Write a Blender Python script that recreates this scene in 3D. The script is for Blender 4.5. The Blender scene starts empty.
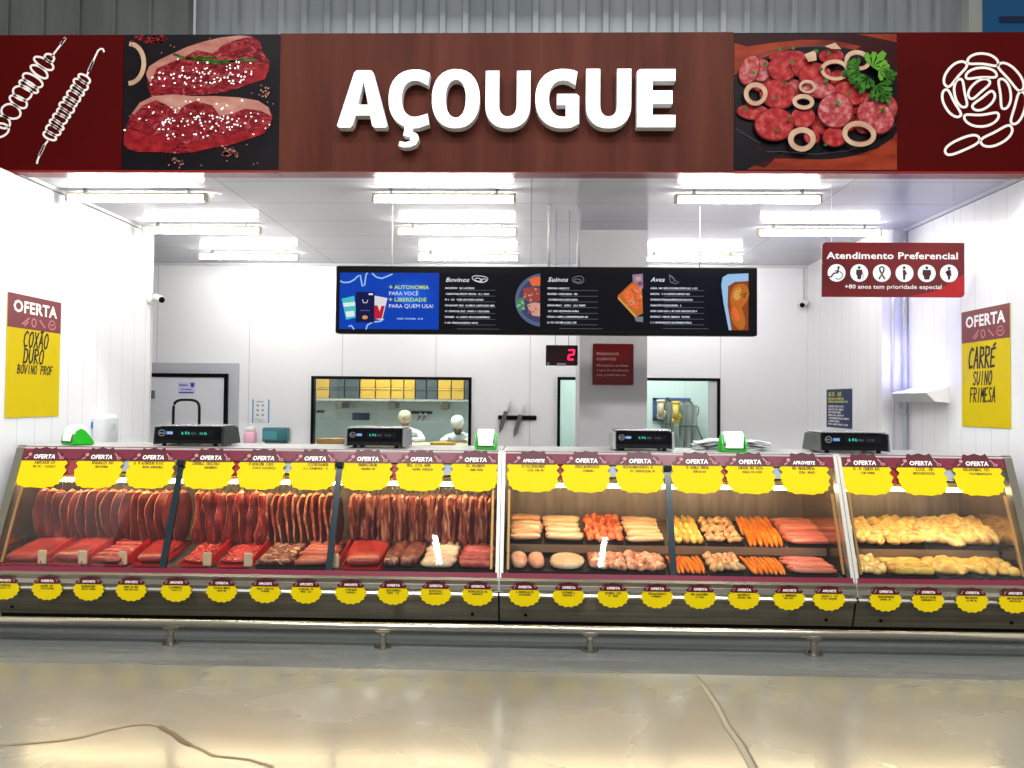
import bpy, bmesh, math, random
from mathutils import Vector, Matrix
random.seed(7)
SC = bpy.context.scene
COL = SC.collection
PI = math.pi
# ------------------------------------------------------------------ camera
F = 740.0
H = 1.6
YAW, PIT, ROLL = 18/F, 17/F, 0.009
fw = Vector((-math.sin(YAW)*math.cos(PIT), math.cos(YAW)*math.cos(PIT), math.sin(PIT)))
rt0 = fw.cross(Vector((0, 0, 1))).normalized()
up0 = rt0.cross(fw).normalized()
RC = rt0*math.cos(ROLL) + up0*math.sin(ROLL)
UC = up0*math.cos(ROLL) - rt0*math.sin(ROLL)
CAM = Vector((0, 0, H))
cd = bpy.data.cameras.new('camera'); cam = bpy.data.objects.new('camera', cd); COL.objects.link(cam)
cd.sensor_width = 36; cd.lens = 36*F/1024; cd.clip_end = 200
m = Matrix((RC, UC, -fw)).transposed().to_4x4(); m.translation = CAM
cam.matrix_world = m
SC.camera = cam

def ray(px, py): return fw*F + RC*(px-512) - UC*(py-384)
def hit(px, py, p0, n):
    d = ray(px, py); n = Vector(n)
    return CAM + d*((Vector(p0)-CAM).dot(n)/d.dot(n))
def at(px, py, Y): return hit(px, py, (0, Y, 0), (0, 1, 0))
def atx(px, py, X): return hit(px, py, (X, 0, 0), (1, 0, 0))
def atz(px, py, Z): return hit(px, py, (0, 0, Z), (0, 0, 1))

# ------------------------------------------------------------------ materials
def lin(c):
    return tuple((x/255/12.92 if x/255 <= .04045 else ((x/255+.055)/1.055)**2.4) for x in c)
def rgba(c): return lin(c)+(1,)
MATS = {}
PRK = .74     # printed pictures are a little dull
def mat(name, col, rough=.5, metal=0., spec=None, emit=None, es=0., coat=0.):
    if name in MATS: return MATS[name]
    if spec is None: spec = .05 if name.startswith('print') else .4
    if name.startswith('print'): col = tuple(x*PRK for x in col)
    M = bpy.data.materials.new(name); M.use_nodes = True
    b = M.node_tree.nodes['Principled BSDF']
    b.inputs['Base Color'].default_value = rgba(col)
    b.inputs['Roughness'].default_value = rough
    b.inputs['Metallic'].default_value = metal
    b.inputs['Specular IOR Level'].default_value = spec
    if coat: b.inputs['Coat Weight'].default_value = coat; b.inputs['Coat Roughness'].default_value = .05
    if emit:
        b.inputs['Emission Color'].default_value = rgba(emit); b.inputs['Emission Strength'].default_value = es
    MATS[name] = M
    return M
def noisy(name, stops, scale=(8, 8, 8), detail=4, rough=.5, metal=0., bump=0., spec=None, dist=0., bscale=None, coat=0., rr=None, rnd=0, crough=.05):
    """colour ramp over a noise in object space"""
    M = mat(name, (128, 128, 128), rough, metal, spec, coat=coat)
    if name.startswith('print'): stops = [(p, tuple(x*PRK for x in c)) for p, c in stops]
    nt = M.node_tree; N = nt.nodes; L = nt.links; b = N['Principled BSDF']
    tc = N.new('ShaderNodeTexCoord'); mp = N.new('ShaderNodeMapping'); mp.inputs['Scale'].default_value = scale
    L.new(tc.outputs['Object'], mp.inputs['Vector'])
    if coat: b.inputs['Coat Roughness'].default_value = crough
    if rnd:
        oi = N.new('ShaderNodeObjectInfo'); ml = N.new('ShaderNodeMath'); ml.operation = 'MULTIPLY'; ml.inputs[1].default_value = 37.
        L.new(oi.outputs['Random'], ml.inputs[0]); L.new(ml.outputs[0], mp.inputs['Location'])
    n = N.new('ShaderNodeTexNoise'); n.inputs['Scale'].default_value = 1; n.inputs['Detail'].default_value = detail
    n.inputs['Distortion'].default_value = dist
    L.new(mp.outputs[0], n.inputs['Vector'])
    r = N.new('ShaderNodeValToRGB'); cr = r.color_ramp
    cr.elements[0].position = stops[0][0]; cr.elements[0].color = rgba(stops[0][1])
    cr.elements[1].position = stops[-1][0]; cr.elements[1].color = rgba(stops[-1][1])
    for p, c in stops[1:-1]:
        e = cr.elements.new(p); e.color = rgba(c)
    L.new(n.outputs['Fac'], r.inputs['Fac']); L.new(r.outputs['Color'], b.inputs['Base Color'])
    if rr:
        mr = N.new('ShaderNodeMapRange'); mr.inputs['To Min'].default_value = rr[0]; mr.inputs['To Max'].default_value = rr[1]
        L.new(n.outputs['Fac'], mr.inputs['Value']); L.new(mr.outputs[0], b.inputs['Roughness'])
    if bump:
        bp = N.new('ShaderNodeBump'); bp.inputs['Strength'].default_value = bump; bp.inputs['Distance'].default_value = .01
        if bscale:
            n2 = N.new('ShaderNodeTexNoise'); n2.inputs['Scale'].default_value = bscale; L.new(tc.outputs['Object'], n2.inputs['Vector'])
            L.new(n2.outputs['Fac'], bp.inputs['Height'])
        else: L.new(n.outputs['Fac'], bp.inputs['Height'])
        L.new(bp.outputs[0], b.inputs['Normal'])
    return M
def panelled(name, col, seam, steps, width=.006, rough=.3, coat=0., spec=.5):
    """plain panels with fine seams every steps[axis] metres (0 = none)"""
    M = mat(name, col, rough, coat=coat, spec=spec)
    nt = M.node_tree; N = nt.nodes; L = nt.links; b = N['Principled BSDF']
    tc = N.new('ShaderNodeTexCoord'); sx = N.new('ShaderNodeSeparateXYZ'); L.new(tc.outputs['Object'], sx.inputs[0])
    acc = None
    for ax, s in enumerate(steps):
        if not s: continue
        w = N.new('ShaderNodeMath'); w.operation = 'PINGPONG'; w.inputs[1].default_value = s/2
        L.new(sx.outputs[ax], w.inputs[0])
        lt = N.new('ShaderNodeMath'); lt.operation = 'LESS_THAN'; lt.inputs[1].default_value = width/2
        L.new(w.outputs[0], lt.inputs[0])
        if acc is None: acc = lt
        else:
            mx = N.new('ShaderNodeMath'); mx.operation = 'MAXIMUM'; L.new(acc.outputs[0], mx.inputs[0]); L.new(lt.outputs[0], mx.inputs[1]); acc = mx
    mix = N.new('ShaderNodeMix'); mix.data_type = 'RGBA'
    mix.inputs['A'].default_value = rgba(col); mix.inputs['B'].default_value = rgba(seam)
    L.new(acc.outputs[0], mix.inputs['Factor']); L.new(mix.outputs['Result'], b.inputs['Base Color'])
    return M
def glass_mat(name, tint=(245, 250, 250), refl=1.5):
    M = bpy.data.materials.new(name); M.use_nodes = True; nt = M.node_tree; N = nt.nodes; L = nt.links
    for n in list(N): N.remove(n)
    o = N.new('ShaderNodeOutputMaterial'); t = N.new('ShaderNodeBsdfTransparent'); g = N.new('ShaderNodeBsdfGlossy')
    g.inputs['Roughness'].default_value = .02; t.inputs['Color'].default_value = rgba(tint)
    f = N.new('ShaderNodeFresnel'); f.inputs['IOR'].default_value = 1.45
    mu = N.new('ShaderNodeMath'); mu.operation = 'MULTIPLY'; mu.inputs[1].default_value = refl
    x = N.new('ShaderNodeMixShader')
    L.new(f.outputs[0], mu.inputs[0]); L.new(mu.outputs[0], x.inputs[0]); L.new(t.outputs[0], x.inputs[1]); L.new(g.outputs[0], x.inputs[2]); L.new(x.outputs[0], o.inputs[0])
    return M
def emis(name, col, s): return mat(name, (0, 0, 0), .4, emit=col, es=s, spec=.08)

M_white = mat('white plastic', (238, 238, 236), .35)
M_black = mat('black plastic', (5, 5, 6), .4, spec=.12)
M_blackgloss = mat('black gloss', (6, 6, 8), .15, spec=.2)
M_grey = mat('grey plastic', (95, 98, 96), .45)
M_steel = noisy('brushed stainless', [(0.3, (150, 146, 136)), (0.7, (178, 174, 164))], (1.5, 40, 60), 3, .28, .95)
M_steeldark = noisy('dull stainless', [(0.3, (112, 106, 90)), (0.7, (140, 132, 114))], (1.2, 30, 40), 3, .36, .85)
M_chrome = mat('polished pipe', (176, 170, 156), .2, 1.0)
M_alu = mat('pale aluminium', (196, 194, 184), .35, .6)
M_olive = mat('olive grey metal', (100, 98, 86), .4, .4)
M_maroon = mat('maroon strip', (104, 18, 44), .32)
M_maroondk = mat('maroon card', (72, 8, 24), .4)
M_yellow = mat('yellow card', (208, 184, 0), .6, spec=.15)
M_ink = mat('dark marker ink', (38, 26, 14), .6)
M_inkred = mat('reddish brown ink', (120, 84, 10), .6)
M_print = mat('white print', (245, 240, 236), .5)
M_pink = mat('faded pink print', (190, 120, 120), .5)
M_green = mat('bright green plastic', (24, 168, 20), .35)
M_red = mat('red plastic', (196, 16, 20), .35)
M_gasket = mat('dark glass joint', (22, 38, 44), .2)
M_glass = glass_mat('counter glass')
M_win = glass_mat('window glass', (243, 250, 248))
M_paper = mat('white paper', (240, 242, 244), .6)

# ------------------------------------------------------------------ mesh builder
class MB:
    def __init__(s): s.v = []; s.f = []; s.m = []; s.mats = []
    def mi(s, m):
        if m not in s.mats: s.mats.append(m)
        return s.mats.index(m)
    def add(s, vs, fs, m, M=None):
        o = len(s.v); k = s.mi(m)
        s.v += [tuple(M @ Vector(p)) for p in vs] if M else [tuple(p) for p in vs]
        s.f += [tuple(i+o for i in f) for f in fs]; s.m += [k]*len(fs)
        return s
    def box(s, a, b, m, M=None):
        x0, y0, z0 = a; x1, y1, z1 = b
        if x0 > x1: x0, x1 = x1, x0
        if y0 > y1: y0, y1 = y1, y0
        if z0 > z1: z0, z1 = z1, z0
        v = [(x0,y0,z0),(x1,y0,z0),(x1,y1,z0),(x0,y1,z0),(x0,y0,z1),(x1,y0,z1),(x1,y1,z1),(x0,y1,z1)]
        return s.add(v, [(0,3,2,1),(4,5,6,7),(0,1,5,4),(1,2,6,5),(2,3,7,6),(3,0,4,7)], m, M)
    def rbox(s, a, b, r, m, M=None, seg=3):
        """box with rounded edges via bevelled bmesh"""
        bm = bmesh.new(); bmesh.ops.create_cube(bm, size=1)
        for v in bm.verts: v.co = Vector([(a[i]+b[i])/2 + v.co[i]*abs(b[i]-a[i]) for i in range(3)])
        bmesh.ops.bevel(bm, geom=bm.edges[:], offset=r, segments=seg, affect='EDGES', profile=.5)
        s.frombm(bm, m, M); return s
    def frombm(s, bm, m, M=None):
        bm.verts.ensure_lookup_table()
        s.add([v.co[:] for v in bm.verts], [[v.index for v in f.verts] for f in bm.faces], m, M); bm.free()
    def extr(s, pts, d, m, M=None, cap=True):
        """prism: polygon pts (3D) swept by vector d"""
        n = len(pts); d = Vector(d); P = [Vector(p) for p in pts]
        vs = P + [p+d for p in P]
        fs = [(i, (i+1) % n, (i+1) % n+n, i+n) for i in range(n)]
        if cap: fs += [tuple(range(n))[::-1], tuple(range(n, 2*n))]
        return s.add(vs, fs, m, M)
    def tube(s, path, r, m, n=8, M=None, closed=False):
        P = [Vector(p) for p in path]; rings = []; k = len(P)
        up = Vector((0, 0, 1)); vs = []
        for i in range(k):
            if closed: t = P[(i+1) % k]-P[i-1]
            else: t = P[min(i+1, k-1)]-P[max(i-1, 0)]
            t.normalize()
            u = up if abs(t.dot(up)) < .95 else Vector((1, 0, 0))
            a = t.cross(u).normalized(); b = a.cross(t).normalized()
            ri = r[i] if isinstance(r, (list, tuple)) else r
            vs += [P[i] + (a*math.cos(2*PI*j/n)+b*math.sin(2*PI*j/n))*ri for j in range(n)]
        fs = []
        for i in range(k if closed else k-1):
            q = (i+1) % k
            fs += [(i*n+j, i*n+(j+1) % n, q*n+(j+1) % n, q*n+j) for j in range(n)]
        if not closed: fs += [tuple(range(n))[::-1], tuple(range((k-1)*n, k*n))]
        return s.add(vs, fs, m, M)
    def lathe(s, prof, m, n=20, M=None):
        vs = []; k = len(prof)
        for (r, z) in prof: vs += [(r*math.cos(2*PI*j/n), r*math.sin(2*PI*j/n), z) for j in range(n)]
        fs = [(i*n+j, i*n+(j+1) % n, (i+1)*n+(j+1) % n, (i+1)*n+j) for i in range(k-1) for j in range(n)]
        fs += [tuple(range(n))[::-1], tuple(range((k-1)*n, k*n))]
        return s.add(vs, fs, m, M)
    def ball(s, c, r, m, n=12, M=None):
        if not isinstance(r, (tuple, list)): r = (r, r, r)
        vs = []; k = n//2+1
        for i in range(k):
            th = PI*i/(k-1)
            vs += [(c[0]+r[0]*math.sin(th)*math.cos(2*PI*j/n), c[1]+r[1]*math.sin(th)*math.sin(2*PI*j/n), c[2]+r[2]*math.cos(th)) for j in range(n)]
        fs = [(i*n+j, (i+1)*n+j, (i+1)*n+(j+1) % n, i*n+(j+1) % n) for i in range(k-1) for j in range(n)]
        return s.add(vs, fs, m, M)
    def build(s, name, parent=None, smooth=False, loc=None, **kw):
        me = bpy.data.meshes.new(name)
        off = Vector(loc) if loc is not None else (Vector(parent['_o']) if parent is not None and '_o' in parent else Vector((0, 0, 0)))
        me.from_pydata([tuple(Vector(p)-off) for p in s.v], [], s.f)
        for m_ in s.mats: me.materials.append(m_)
        me.polygons.foreach_set('material_index', s.m)
        if smooth:
            me.polygons.foreach_set('use_smooth', [True]*len(me.polygons))
            if smooth == 'auto': me.set_sharp_from_angle(angle=.6)
        me.validate(); me.update()
        o = bpy.data.objects.new(name, me); COL.objects.link(o)
        if parent is not None:
            o.parent = parent
            if parent.type == 'MESH': pass
        else: o.location = off
        o['_o'] = tuple(off)
        for k_, v_ in kw.items(): o[k_] = v_
        return o
def tag(o, label, cat, group=None, kind=None):
    o['label'] = label; o['category'] = cat
    if group: o['group'] = group
    if kind: o['kind'] = kind
    return o
def empty(name, loc, label=None, cat=None, group=None, rot=None):
    o = bpy.data.objects.new(name, None); COL.objects.link(o); o.location = loc; o['_o'] = tuple(loc)
    o.empty_display_size = .05
    if rot: o.rotation_euler = rot; o['_o'] = (0., 0., 0.)
    if label: tag(o, label, cat, group)
    return o
def struct(mb, name, smooth=False, loc=None):
    o = mb.build(name, smooth=smooth, loc=loc); o['kind'] = 'structure'; return o
def copy_tree(o, parent=None):
    c = o.copy(); COL.objects.link(c)
    if parent is not None: c.parent = parent
    for ch in list(o.children): copy_tree(ch, c)
    return c

# ------------------------------------------------------------------ flat drawing in a frame
class Fr:
    """a drawing frame: origin o, unit vectors U (right) and D (down the print), N towards the viewer; scale s metres per unit; (cx, cy) is at o"""
    def __init__(s, o, U, D, N, sc, cx=0, cy=0):
        s.o = Vector(o); s.U = Vector(U); s.D = Vector(D); s.N = Vector(N); s.s = sc; s.cx = cx; s.cy = cy
    def p(s, x, y, l=0): return s.o + s.U*((x-s.cx)*s.s) + s.D*((y-s.cy)*s.s) + s.N*l
def px_frame(cx, cy, Y, ups=1.0, ox=0, oy=0):
    """frame on the plane Y: units are crop units, ups crop units per photo pixel, crop offset (ox, oy)"""
    c = at(ox+cx/ups, oy+cy/ups, Y)
    k = (c-CAM).dot(fw)/F
    return Fr(c, (1, 0, 0), (0, 0, -1), (0, -1, 0), k/ups, cx, cy)
class Draw:
    def __init__(s, fr, step=.0006): s.fr = fr; s.mb = MB(); s.l = step; s.step = step
    def up(s): s.l += s.step; return s
    def poly(s, pts, m, l=None):
        l = s.l if l is None else l
        s.mb.add([s.fr.p(x, y, l) for x, y in pts], [tuple(range(len(pts)))], m); return s
    def rect(s, x0, y0, x1, y1, m): return s.poly([(x0, y0), (x1, y0), (x1, y1), (x0, y1)], m)
    def ell(s, cx, cy, rx, ry, m, a=0, n=24, wob=0, seed=0):
        R = random.Random(seed); ca, sa = math.cos(a), math.sin(a); pts = []
        ph = [R.uniform(0, 6) for _ in range(3)]
        for i in range(n):
            t = 2*PI*i/n; w = 1+wob*(math.sin(2*t+ph[0])+math.sin(3*t+ph[1])*.7+math.sin(5*t+ph[2])*.4)
            x, y = rx*math.cos(t)*w, ry*math.sin(t)*w
            pts.append((cx+x*ca-y*sa, cy+x*sa+y*ca))
        return s.poly(pts, m)
    def stroke(s, pts, w, m, closed=False):
        P = [Vector(p) for p in pts]; n = len(P); vs = []
        if n < 2: return s
        for i in range(n):
            if closed: a, b = P[i-1], P[(i+1) % n]
            else: a, b = P[max(i-1, 0)], P[min(i+1, n-1)]
            t = b-a
            if t.length < 1e-6: t = Vector((1, 0))
            t.normalize(); q = Vector((-t.y, t.x))*w/2
            vs += [P[i]+q, P[i]-q]
        if not closed:
            t = (P[1]-P[0]).normalized()*w*.35; vs[0] -= t; vs[1] -= t
            t = (P[-1]-P[-2]).normalized()*w*.35; vs[-1] += t; vs[-2] += t
        fs = [(2*i, 2*i+1, (2*i+3) % (2*n), (2*i+2) % (2*n)) for i in range(n if closed else n-1)]
        s.mb.add([s.fr.p(v.x, v.y, s.l) for v in vs], fs, m); return s
    def ring(s, cx, cy, rx, ry, w, m, a=0, n=28, a0=0, a1=2*PI, wob=0, seed=0):
        ca, sa = math.cos(a), math.sin(a); pts = []; closed = abs(a1-a0-2*PI) < 1e-3
        R = random.Random(seed); ph = [R.uniform(0, 6) for _ in range(2)]
        k = n if closed else n+1
        for i in range(k):
            t = a0+(a1-a0)*i/n; ww = 1+wob*(math.sin(2*t+ph[0])+.7*math.sin(3*t+ph[1]))
            x, y = rx*math.cos(t)*ww, ry*math.sin(t)*ww
            pts.append((cx+x*ca-y*sa, cy+x*sa+y*ca))
        return s.stroke(pts, w, m, closed)
    def text(s, body, x, y, h, m, bold=0., shear=0., align='CENTER', width=None):
        """text with cap height h; (x, y) = baseline anchor"""
        vs, fs = text_mesh(body, bold, shear, align)
        if not vs: return s
        k = h/CAPH; kx = k
        if width:
            xs = [v[0] for v in vs]; kx = width/(max(xs)-min(xs))
        s.mb.add([s.fr.p(x+v[0]*kx, y-v[1]*k, s.l) for v in vs], fs, m); return s
    def scribble(s, x0, y, w, h, m, seed=0, lw=None):
        """an unreadable written line"""
        R = random.Random(seed); x = x0; lw = lw or h*.22
        while x < x0+w:
            cw = h*R.uniform(.45, .8)
            if R.random() < .14: x += cw; continue
            k = R.randrange(4)
            if k == 0: pts = [(x, y), (x+cw*.2, y-h), (x+cw*.8, y-h*.9), (x+cw*.8, y)]
            elif k == 1: pts = [(x+cw*.8, y-h), (x+cw*.1, y-h*.7), (x+cw*.1, y-h*.1), (x+cw*.8, y)]
            elif k == 2: pts = [(x, y-h), (x+cw*.1, y), (x+cw*.7, y-h*.1), (x+cw*.7, y-h)]
            else: pts = [(x+.1*cw, y), (x+.15*cw, y-h), (x+.8*cw, y-.6*h), (x+.2*cw, y-.5*h), (x+.8*cw, y)]
            s.stroke(pts, lw, m); x += cw*1.15
        return s
    def hand(s, body, x, y, h, m, lw, adv=.72, slant=.12):
        """marker lettering, x = centre, y = baseline"""
        wch = h*adv; x -= wch*len(body)/2
        for ch in body:
            for st in HAND.get(ch, []):
                Q = [(x+px_*wch*.78+py_*h*slant, y-py_*h) for px_, py_ in st]
                for a_, b_ in zip(Q, Q[1:]): s.stroke([a_, b_], lw, m)
            x += wch
        return s
    def build(s, name, parent=None, **k): return s.mb.build(name, parent, **k)
HAND = {
 'C': [[(1,.9),(.6,1),(.15,.75),(.05,.35),(.3,.02),(.9,.1)]], 'O': [[(.5,1),(.1,.75),(.05,.3),(.35,0),(.8,.1),(1,.6),(.8,.95),(.5,1)]],
 'X': [[(.1,1),(.9,0)],[(.95,1),(.05,0)]], 'A': [[(.0,0),(.5,1.02),(.95,0)],[(.2,.38),(.85,.4)]],
 'Ã': [[(.0,0),(.5,.95),(.95,0)],[(.2,.36),(.85,.38)],[(.2,1.04),(.4,1.13),(.6,1.04),(.85,1.14)]],
 'D': [[(.1,1),(.1,0),(.7,.1),(1,.5),(.75,.9),(.1,1)]], 'U': [[(.05,1),(.05,.3),(.4,0),(.85,.2),(.95,1)]],
 'R': [[(.1,0),(.1,1),(.8,.95),(.9,.65),(.15,.5),(.95,0)]], 'B': [[(.1,0),(.1,1),(.8,.9),(.7,.6),(.15,.52),(.85,.4),(.8,.08),(.1,0)]],
 'V': [[(0,1),(.45,0),(1,1)]], 'I': [[(.5,1),(.45,0)]], 'N': [[(.05,0),(.1,1),(.85,0),(.95,1)]],
 'P': [[(.1,0),(.1,1),(.85,.95),(.85,.55),(.15,.48)]], 'F': [[(.1,0),(.1,1),(.95,1)],[(.1,.55),(.75,.55)]],
 'É': [[(.95,.9),(.1,.86),(.1,.02),(.95,.05)],[(.1,.45),(.75,.47)],[(.45,1.0),(.9,1.12)]], 'E': [[(.95,1),(.1,.95),(.1,.02),(.95,.05)],[(.1,.5),(.75,.52)]],
 'S': [[(.95,.9),(.4,1),(.1,.75),(.85,.35),(.7,.02),(.05,.1)]], 'M': [[(0,0),(.1,1),(.5,.4),(.9,1),(1,0)]],
}
_TC = {}
def text_mesh(body, bold=0., shear=0., align='CENTER'):
    key = (body, bold, shear, align)
    if key in _TC: return _TC[key]
    cu = bpy.data.curves.new('lettering', 'FONT'); cu.body = body; cu.size = 1; cu.offset = bold; cu.shear = shear
    cu.align_x = align; cu.resolution_u = 2; cu.space_character = 1+bold*1.6
    o = bpy.data.objects.new('lettering', cu); COL.objects.link(o)
    dg = bpy.context.evaluated_depsgraph_get(); dg.update()
    me = bpy.data.meshes.new_from_object(o.evaluated_get(dg))
    r = ([tuple(v.co) for v in me.vertices], [tuple(p.vertices) for p in me.polygons])
    bpy.data.objects.remove(o); bpy.data.curves.remove(cu); bpy.data.meshes.remove(me)
    _TC[key] = r
    return r
CAPH = max(v[1] for v in text_mesh('H')[0])

# ------------------------------------------------------------------ main distances
YF = 5.3                      # fascia
XL, XR = -3.80, 3.56          # side walls
ZC = H + 1.665                # ceiling of the butcher's area
YB = 9.0                      # back wall
Z_T = at(530, 33.5, YF).z     # top of fascia
# ------------------------------------------------------------------ SETTING
M_floor = noisy('polished concrete', [(0.25, (96, 93, 82)), (0.45, (111, 108, 96)), (0.6, (120, 117, 105)), (0.8, (132, 130, 119))], (.8, 1.3, 1), 10, .2, 0, .03, .5, 0.6, 3.0, rr=(.20, .34), coat=.5, crough=.13)
M_strip = noisy('grey floor paint', [(0.3, (82, 84, 82)), (0.7, (102, 104, 101))], (.5, 6, 1), 4, .25, rr=(.2, .34))
M_wall = panelled('white wall panels', (243, 243, 246), (196, 198, 202), (1.15, 1.15, 0), .008, .28)
M_wallside = panelled('white side wall panels', (243, 243, 245), (216, 218, 220), (0, .20, 0), .006, .24)
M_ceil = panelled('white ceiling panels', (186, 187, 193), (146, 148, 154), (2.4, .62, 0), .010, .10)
M_col = mat('column paint', (206, 204, 206), .4)
fl = MB(); fl.box((-9, -8, -.12), (9, 15, 0), M_floor); struct(fl, 'floor')
st = MB(); ys = atz(512, 671, 0).y; st.box((-9, ys, 0), (9, 5.6, .0015), M_strip); struct(st, 'trim_1')
cr = MB()
M_crack = mat('crack filler', (120, 102, 72), .7)
d = Draw(Fr((0, 0, .0018), (1, 0, 0), (0, -1, 0), (0, 0, 1), 1.))
def onfl(pts): return [(atz(x, y, 0).x, -atz(x, y, 0).y) for x, y in pts]
d.stroke(onfl([(-30, 749), (0, 746), (25, 744), (60, 741), (85, 737), (105, 731), (135, 725), (152, 724.5), (160, 727), (170, 731), (180, 739), (188, 744), (203, 750), (212, 756), (235, 758), (250, 760), (272, 767)]), .016, M_crack)
d.l = .0022
d.stroke(onfl([(161, 727), (166, 731), (172, 733), (183, 742), (190, 745)]), .024, mat('crack edge', (98, 80, 54), .8))
M_joint = mat('floor joint sealant', (132, 124, 104), .6); M_joint2 = mat('floor joint edge', (92, 84, 68), .7)
d.stroke(onfl([(694, 676), (702, 684), (716, 705), (728, 728), (740, 745), (752, 768), (764, 790)]), .028, M_joint)
d.l = .0026
d.stroke(onfl([(696, 676), (705, 685), (719, 705), (731, 728), (744, 745), (757, 768), (770, 790)]), .012, M_joint2)
o = d.build('trim_2'); o['kind'] = 'structure'

# back wall with two window openings and the door opening
bw = MB(); YT = YB+.12
w1 = (at(312, 376, YB), at(471, 452, YB)); w2 = (at(557.5, 377, YB), at(719.5, 452, YB))
zl = .85
dx1 = at(239, 400, YB).x
bw.box((-5.6, YB, 0), (w1[0].x, YT, ZC), M_wall)
bw.box((w1[0].x, YB, w1[0].z), (w1[1].x, YT, ZC), M_wall); bw.box((w1[0].x, YB, 0), (w1[1].x, YT, zl), M_wall)
bw.box((w1[1].x, YB, 0), (w2[0].x, YT, ZC), M_wall)
bw.box((w2[0].x, YB, w2[0].z), (w2[1].x, YT, ZC), M_wall); bw.box((w2[0].x, YB, 0), (w2[1].x, YT, zl), M_wall)
bw.box((w2[1].x, YB, 0), (4.2, YT, ZC), M_wall)
struct(bw, 'wall_back')
# left wall (ends at a corner, the alcove opens behind it)
YLc = 7.32
lw = MB(); lw.box((XL-.15, 3.6, 0), (XL, YLc, ZC-.03), M_wallside); struct(lw, 'wall_left')
lw = MB(); lw.box((-5.75, YLc-.15, 0), (XL-.15, YLc, ZC), M_wallside); lw.box((-5.75, YLc, 0), (-5.6, YT, ZC), M_wallside); struct(lw, 'wall_alcove')
# right wall with its step
XS = at(807, 300, YB).x; YS = 7.1
rw = MB(); rw.box((XR, 3.6, 0), (XR+.15, YS, ZC-.03), M_wallside); struct(rw, 'wall_right')
rw = MB(); rw.box((XS, YS, 0), (XR+.15, YS+.12, ZC), M_wallside); rw.box((XS, YS+.12, 0), (XS+.12, YB, ZC), M_wallside); struct(rw, 'wall_side')
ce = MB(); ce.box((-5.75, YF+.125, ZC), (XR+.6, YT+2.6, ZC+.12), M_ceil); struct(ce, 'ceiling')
# trims where wall meets ceiling
tr = MB(); M_trim = mat('white trim', (205, 206, 210), .35)
tr.box((-5.6, YB-.03, ZC-.03), (XS, YB, ZC), M_trim); tr.box((XL, YF+.05, ZC-.025), (XL+.025, YLc, ZC), M_trim); tr.box((XR-.025, YF+.05, ZC-.025), (XR, YS, ZC), M_trim)
tr.box((XL-.02, YLc-.02, 0), (XL+.006, YLc+.006, ZC-.03), M_trim)
struct(tr, 'trim_3')
# column
c0, c1 = at(580, 300, 7.15).x, at(647.5, 300, 7.15).x
co = MB(); co.box((c0, 7.15, 0), (c1, 7.75, ZC), M_col); struct(co, 'column')
# high warehouse wall behind, corrugated sheet
M_corr = noisy('corrugated sheet', [(0.3, (176, 183, 184)), (0.7, (200, 206, 206))], (3, 1, .2), 3, .4, .3)
cw = MB(); YC = 12.6
xa, xb = at(196, 10, YC).x, at(971, 10, YC).x
pts = []; x = xa
while x < xb:
    for dxx, dy in ((0, 0), (.24, 0), (.27, -.07), (.36, -.07), (.39, 0)): pts.append((x+dxx, YC+dy))
    x += .40
n = len(pts)
cw.add([(p[0], p[1], 3.0) for p in pts]+[(p[0], p[1], 10.5) for p in pts], [(i, i+1, i+1+n, i+n) for i in range(n-1)], M_corr)
struct(cw, 'wall_warehouse')
M_corrd = noisy('grey green sheet', [(0.3, (118, 124, 118)), (0.7, (142, 147, 141))], (2, 1, .3), 3, .5, .2)
cw = MB(); cw.box((-14, YC-.25, 3.0), (xa-.02, YC-.05, 10.5), M_corrd)
x = -14
while x < xa-.4: cw.box((x, YC-.28, 3.0), (x+.05, YC-.25, 10.5), M_corrd); x += .62
struct(cw, 'wall_warehouse_side')
tr = MB(); xc_ = at(982.5, 10, YC-.3).x; tr.box((at(969, 10, YC-.3).x, YC-.3, 3.0), (xc_, YC-.05, 10.5), mat('pale steel beam', (205, 205, 196), .5)); struct(tr, 'trim_4')
r = empty('banner', (xc_+1.2, YC-.3, 5.6), 'blue hanging banner high in the top corner behind the right end of the red fascia', 'banner')
b = MB(); b.box((xc_, YC-.32, 6.2), (xc_+2.6, YC-.26, 9.6), mat('blue banner cloth', (16, 104, 160), .5)); b.build('cloth', r)
b = MB(); p = at(1000, 20, YC-.33); b.box((p.x, YC-.335, p.z-.04), (p.x+2, YC-.325, p.z+.06), mat('navy print', (8, 40, 84), .5)); b.build('printed_bar', r)
# prep room behind the windows
M_prep = panelled('prep room panels', (206, 216, 212), (188, 198, 195), (1.2, 0, 0), .01, .4)
pr = MB(); pr.box((-5.6, 11.5, 0), (4.2, 11.6, ZC), M_prep); struct(pr, 'wall_prep')
pr = MB(); pr.box((-.35, YT, 0), (-.27, 11.5, ZC), M_prep); struct(pr, 'wall_partition')
pr = MB(); pr.box((-5.7, YT, 0), (-5.6, 11.6, ZC), M_prep); struct(pr, 'wall_prep_left')
pr = MB(); pr.box((4.2, YB, 0), (4.3, 11.6, ZC), M_prep); struct(pr, 'wall_prep_right')
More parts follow.
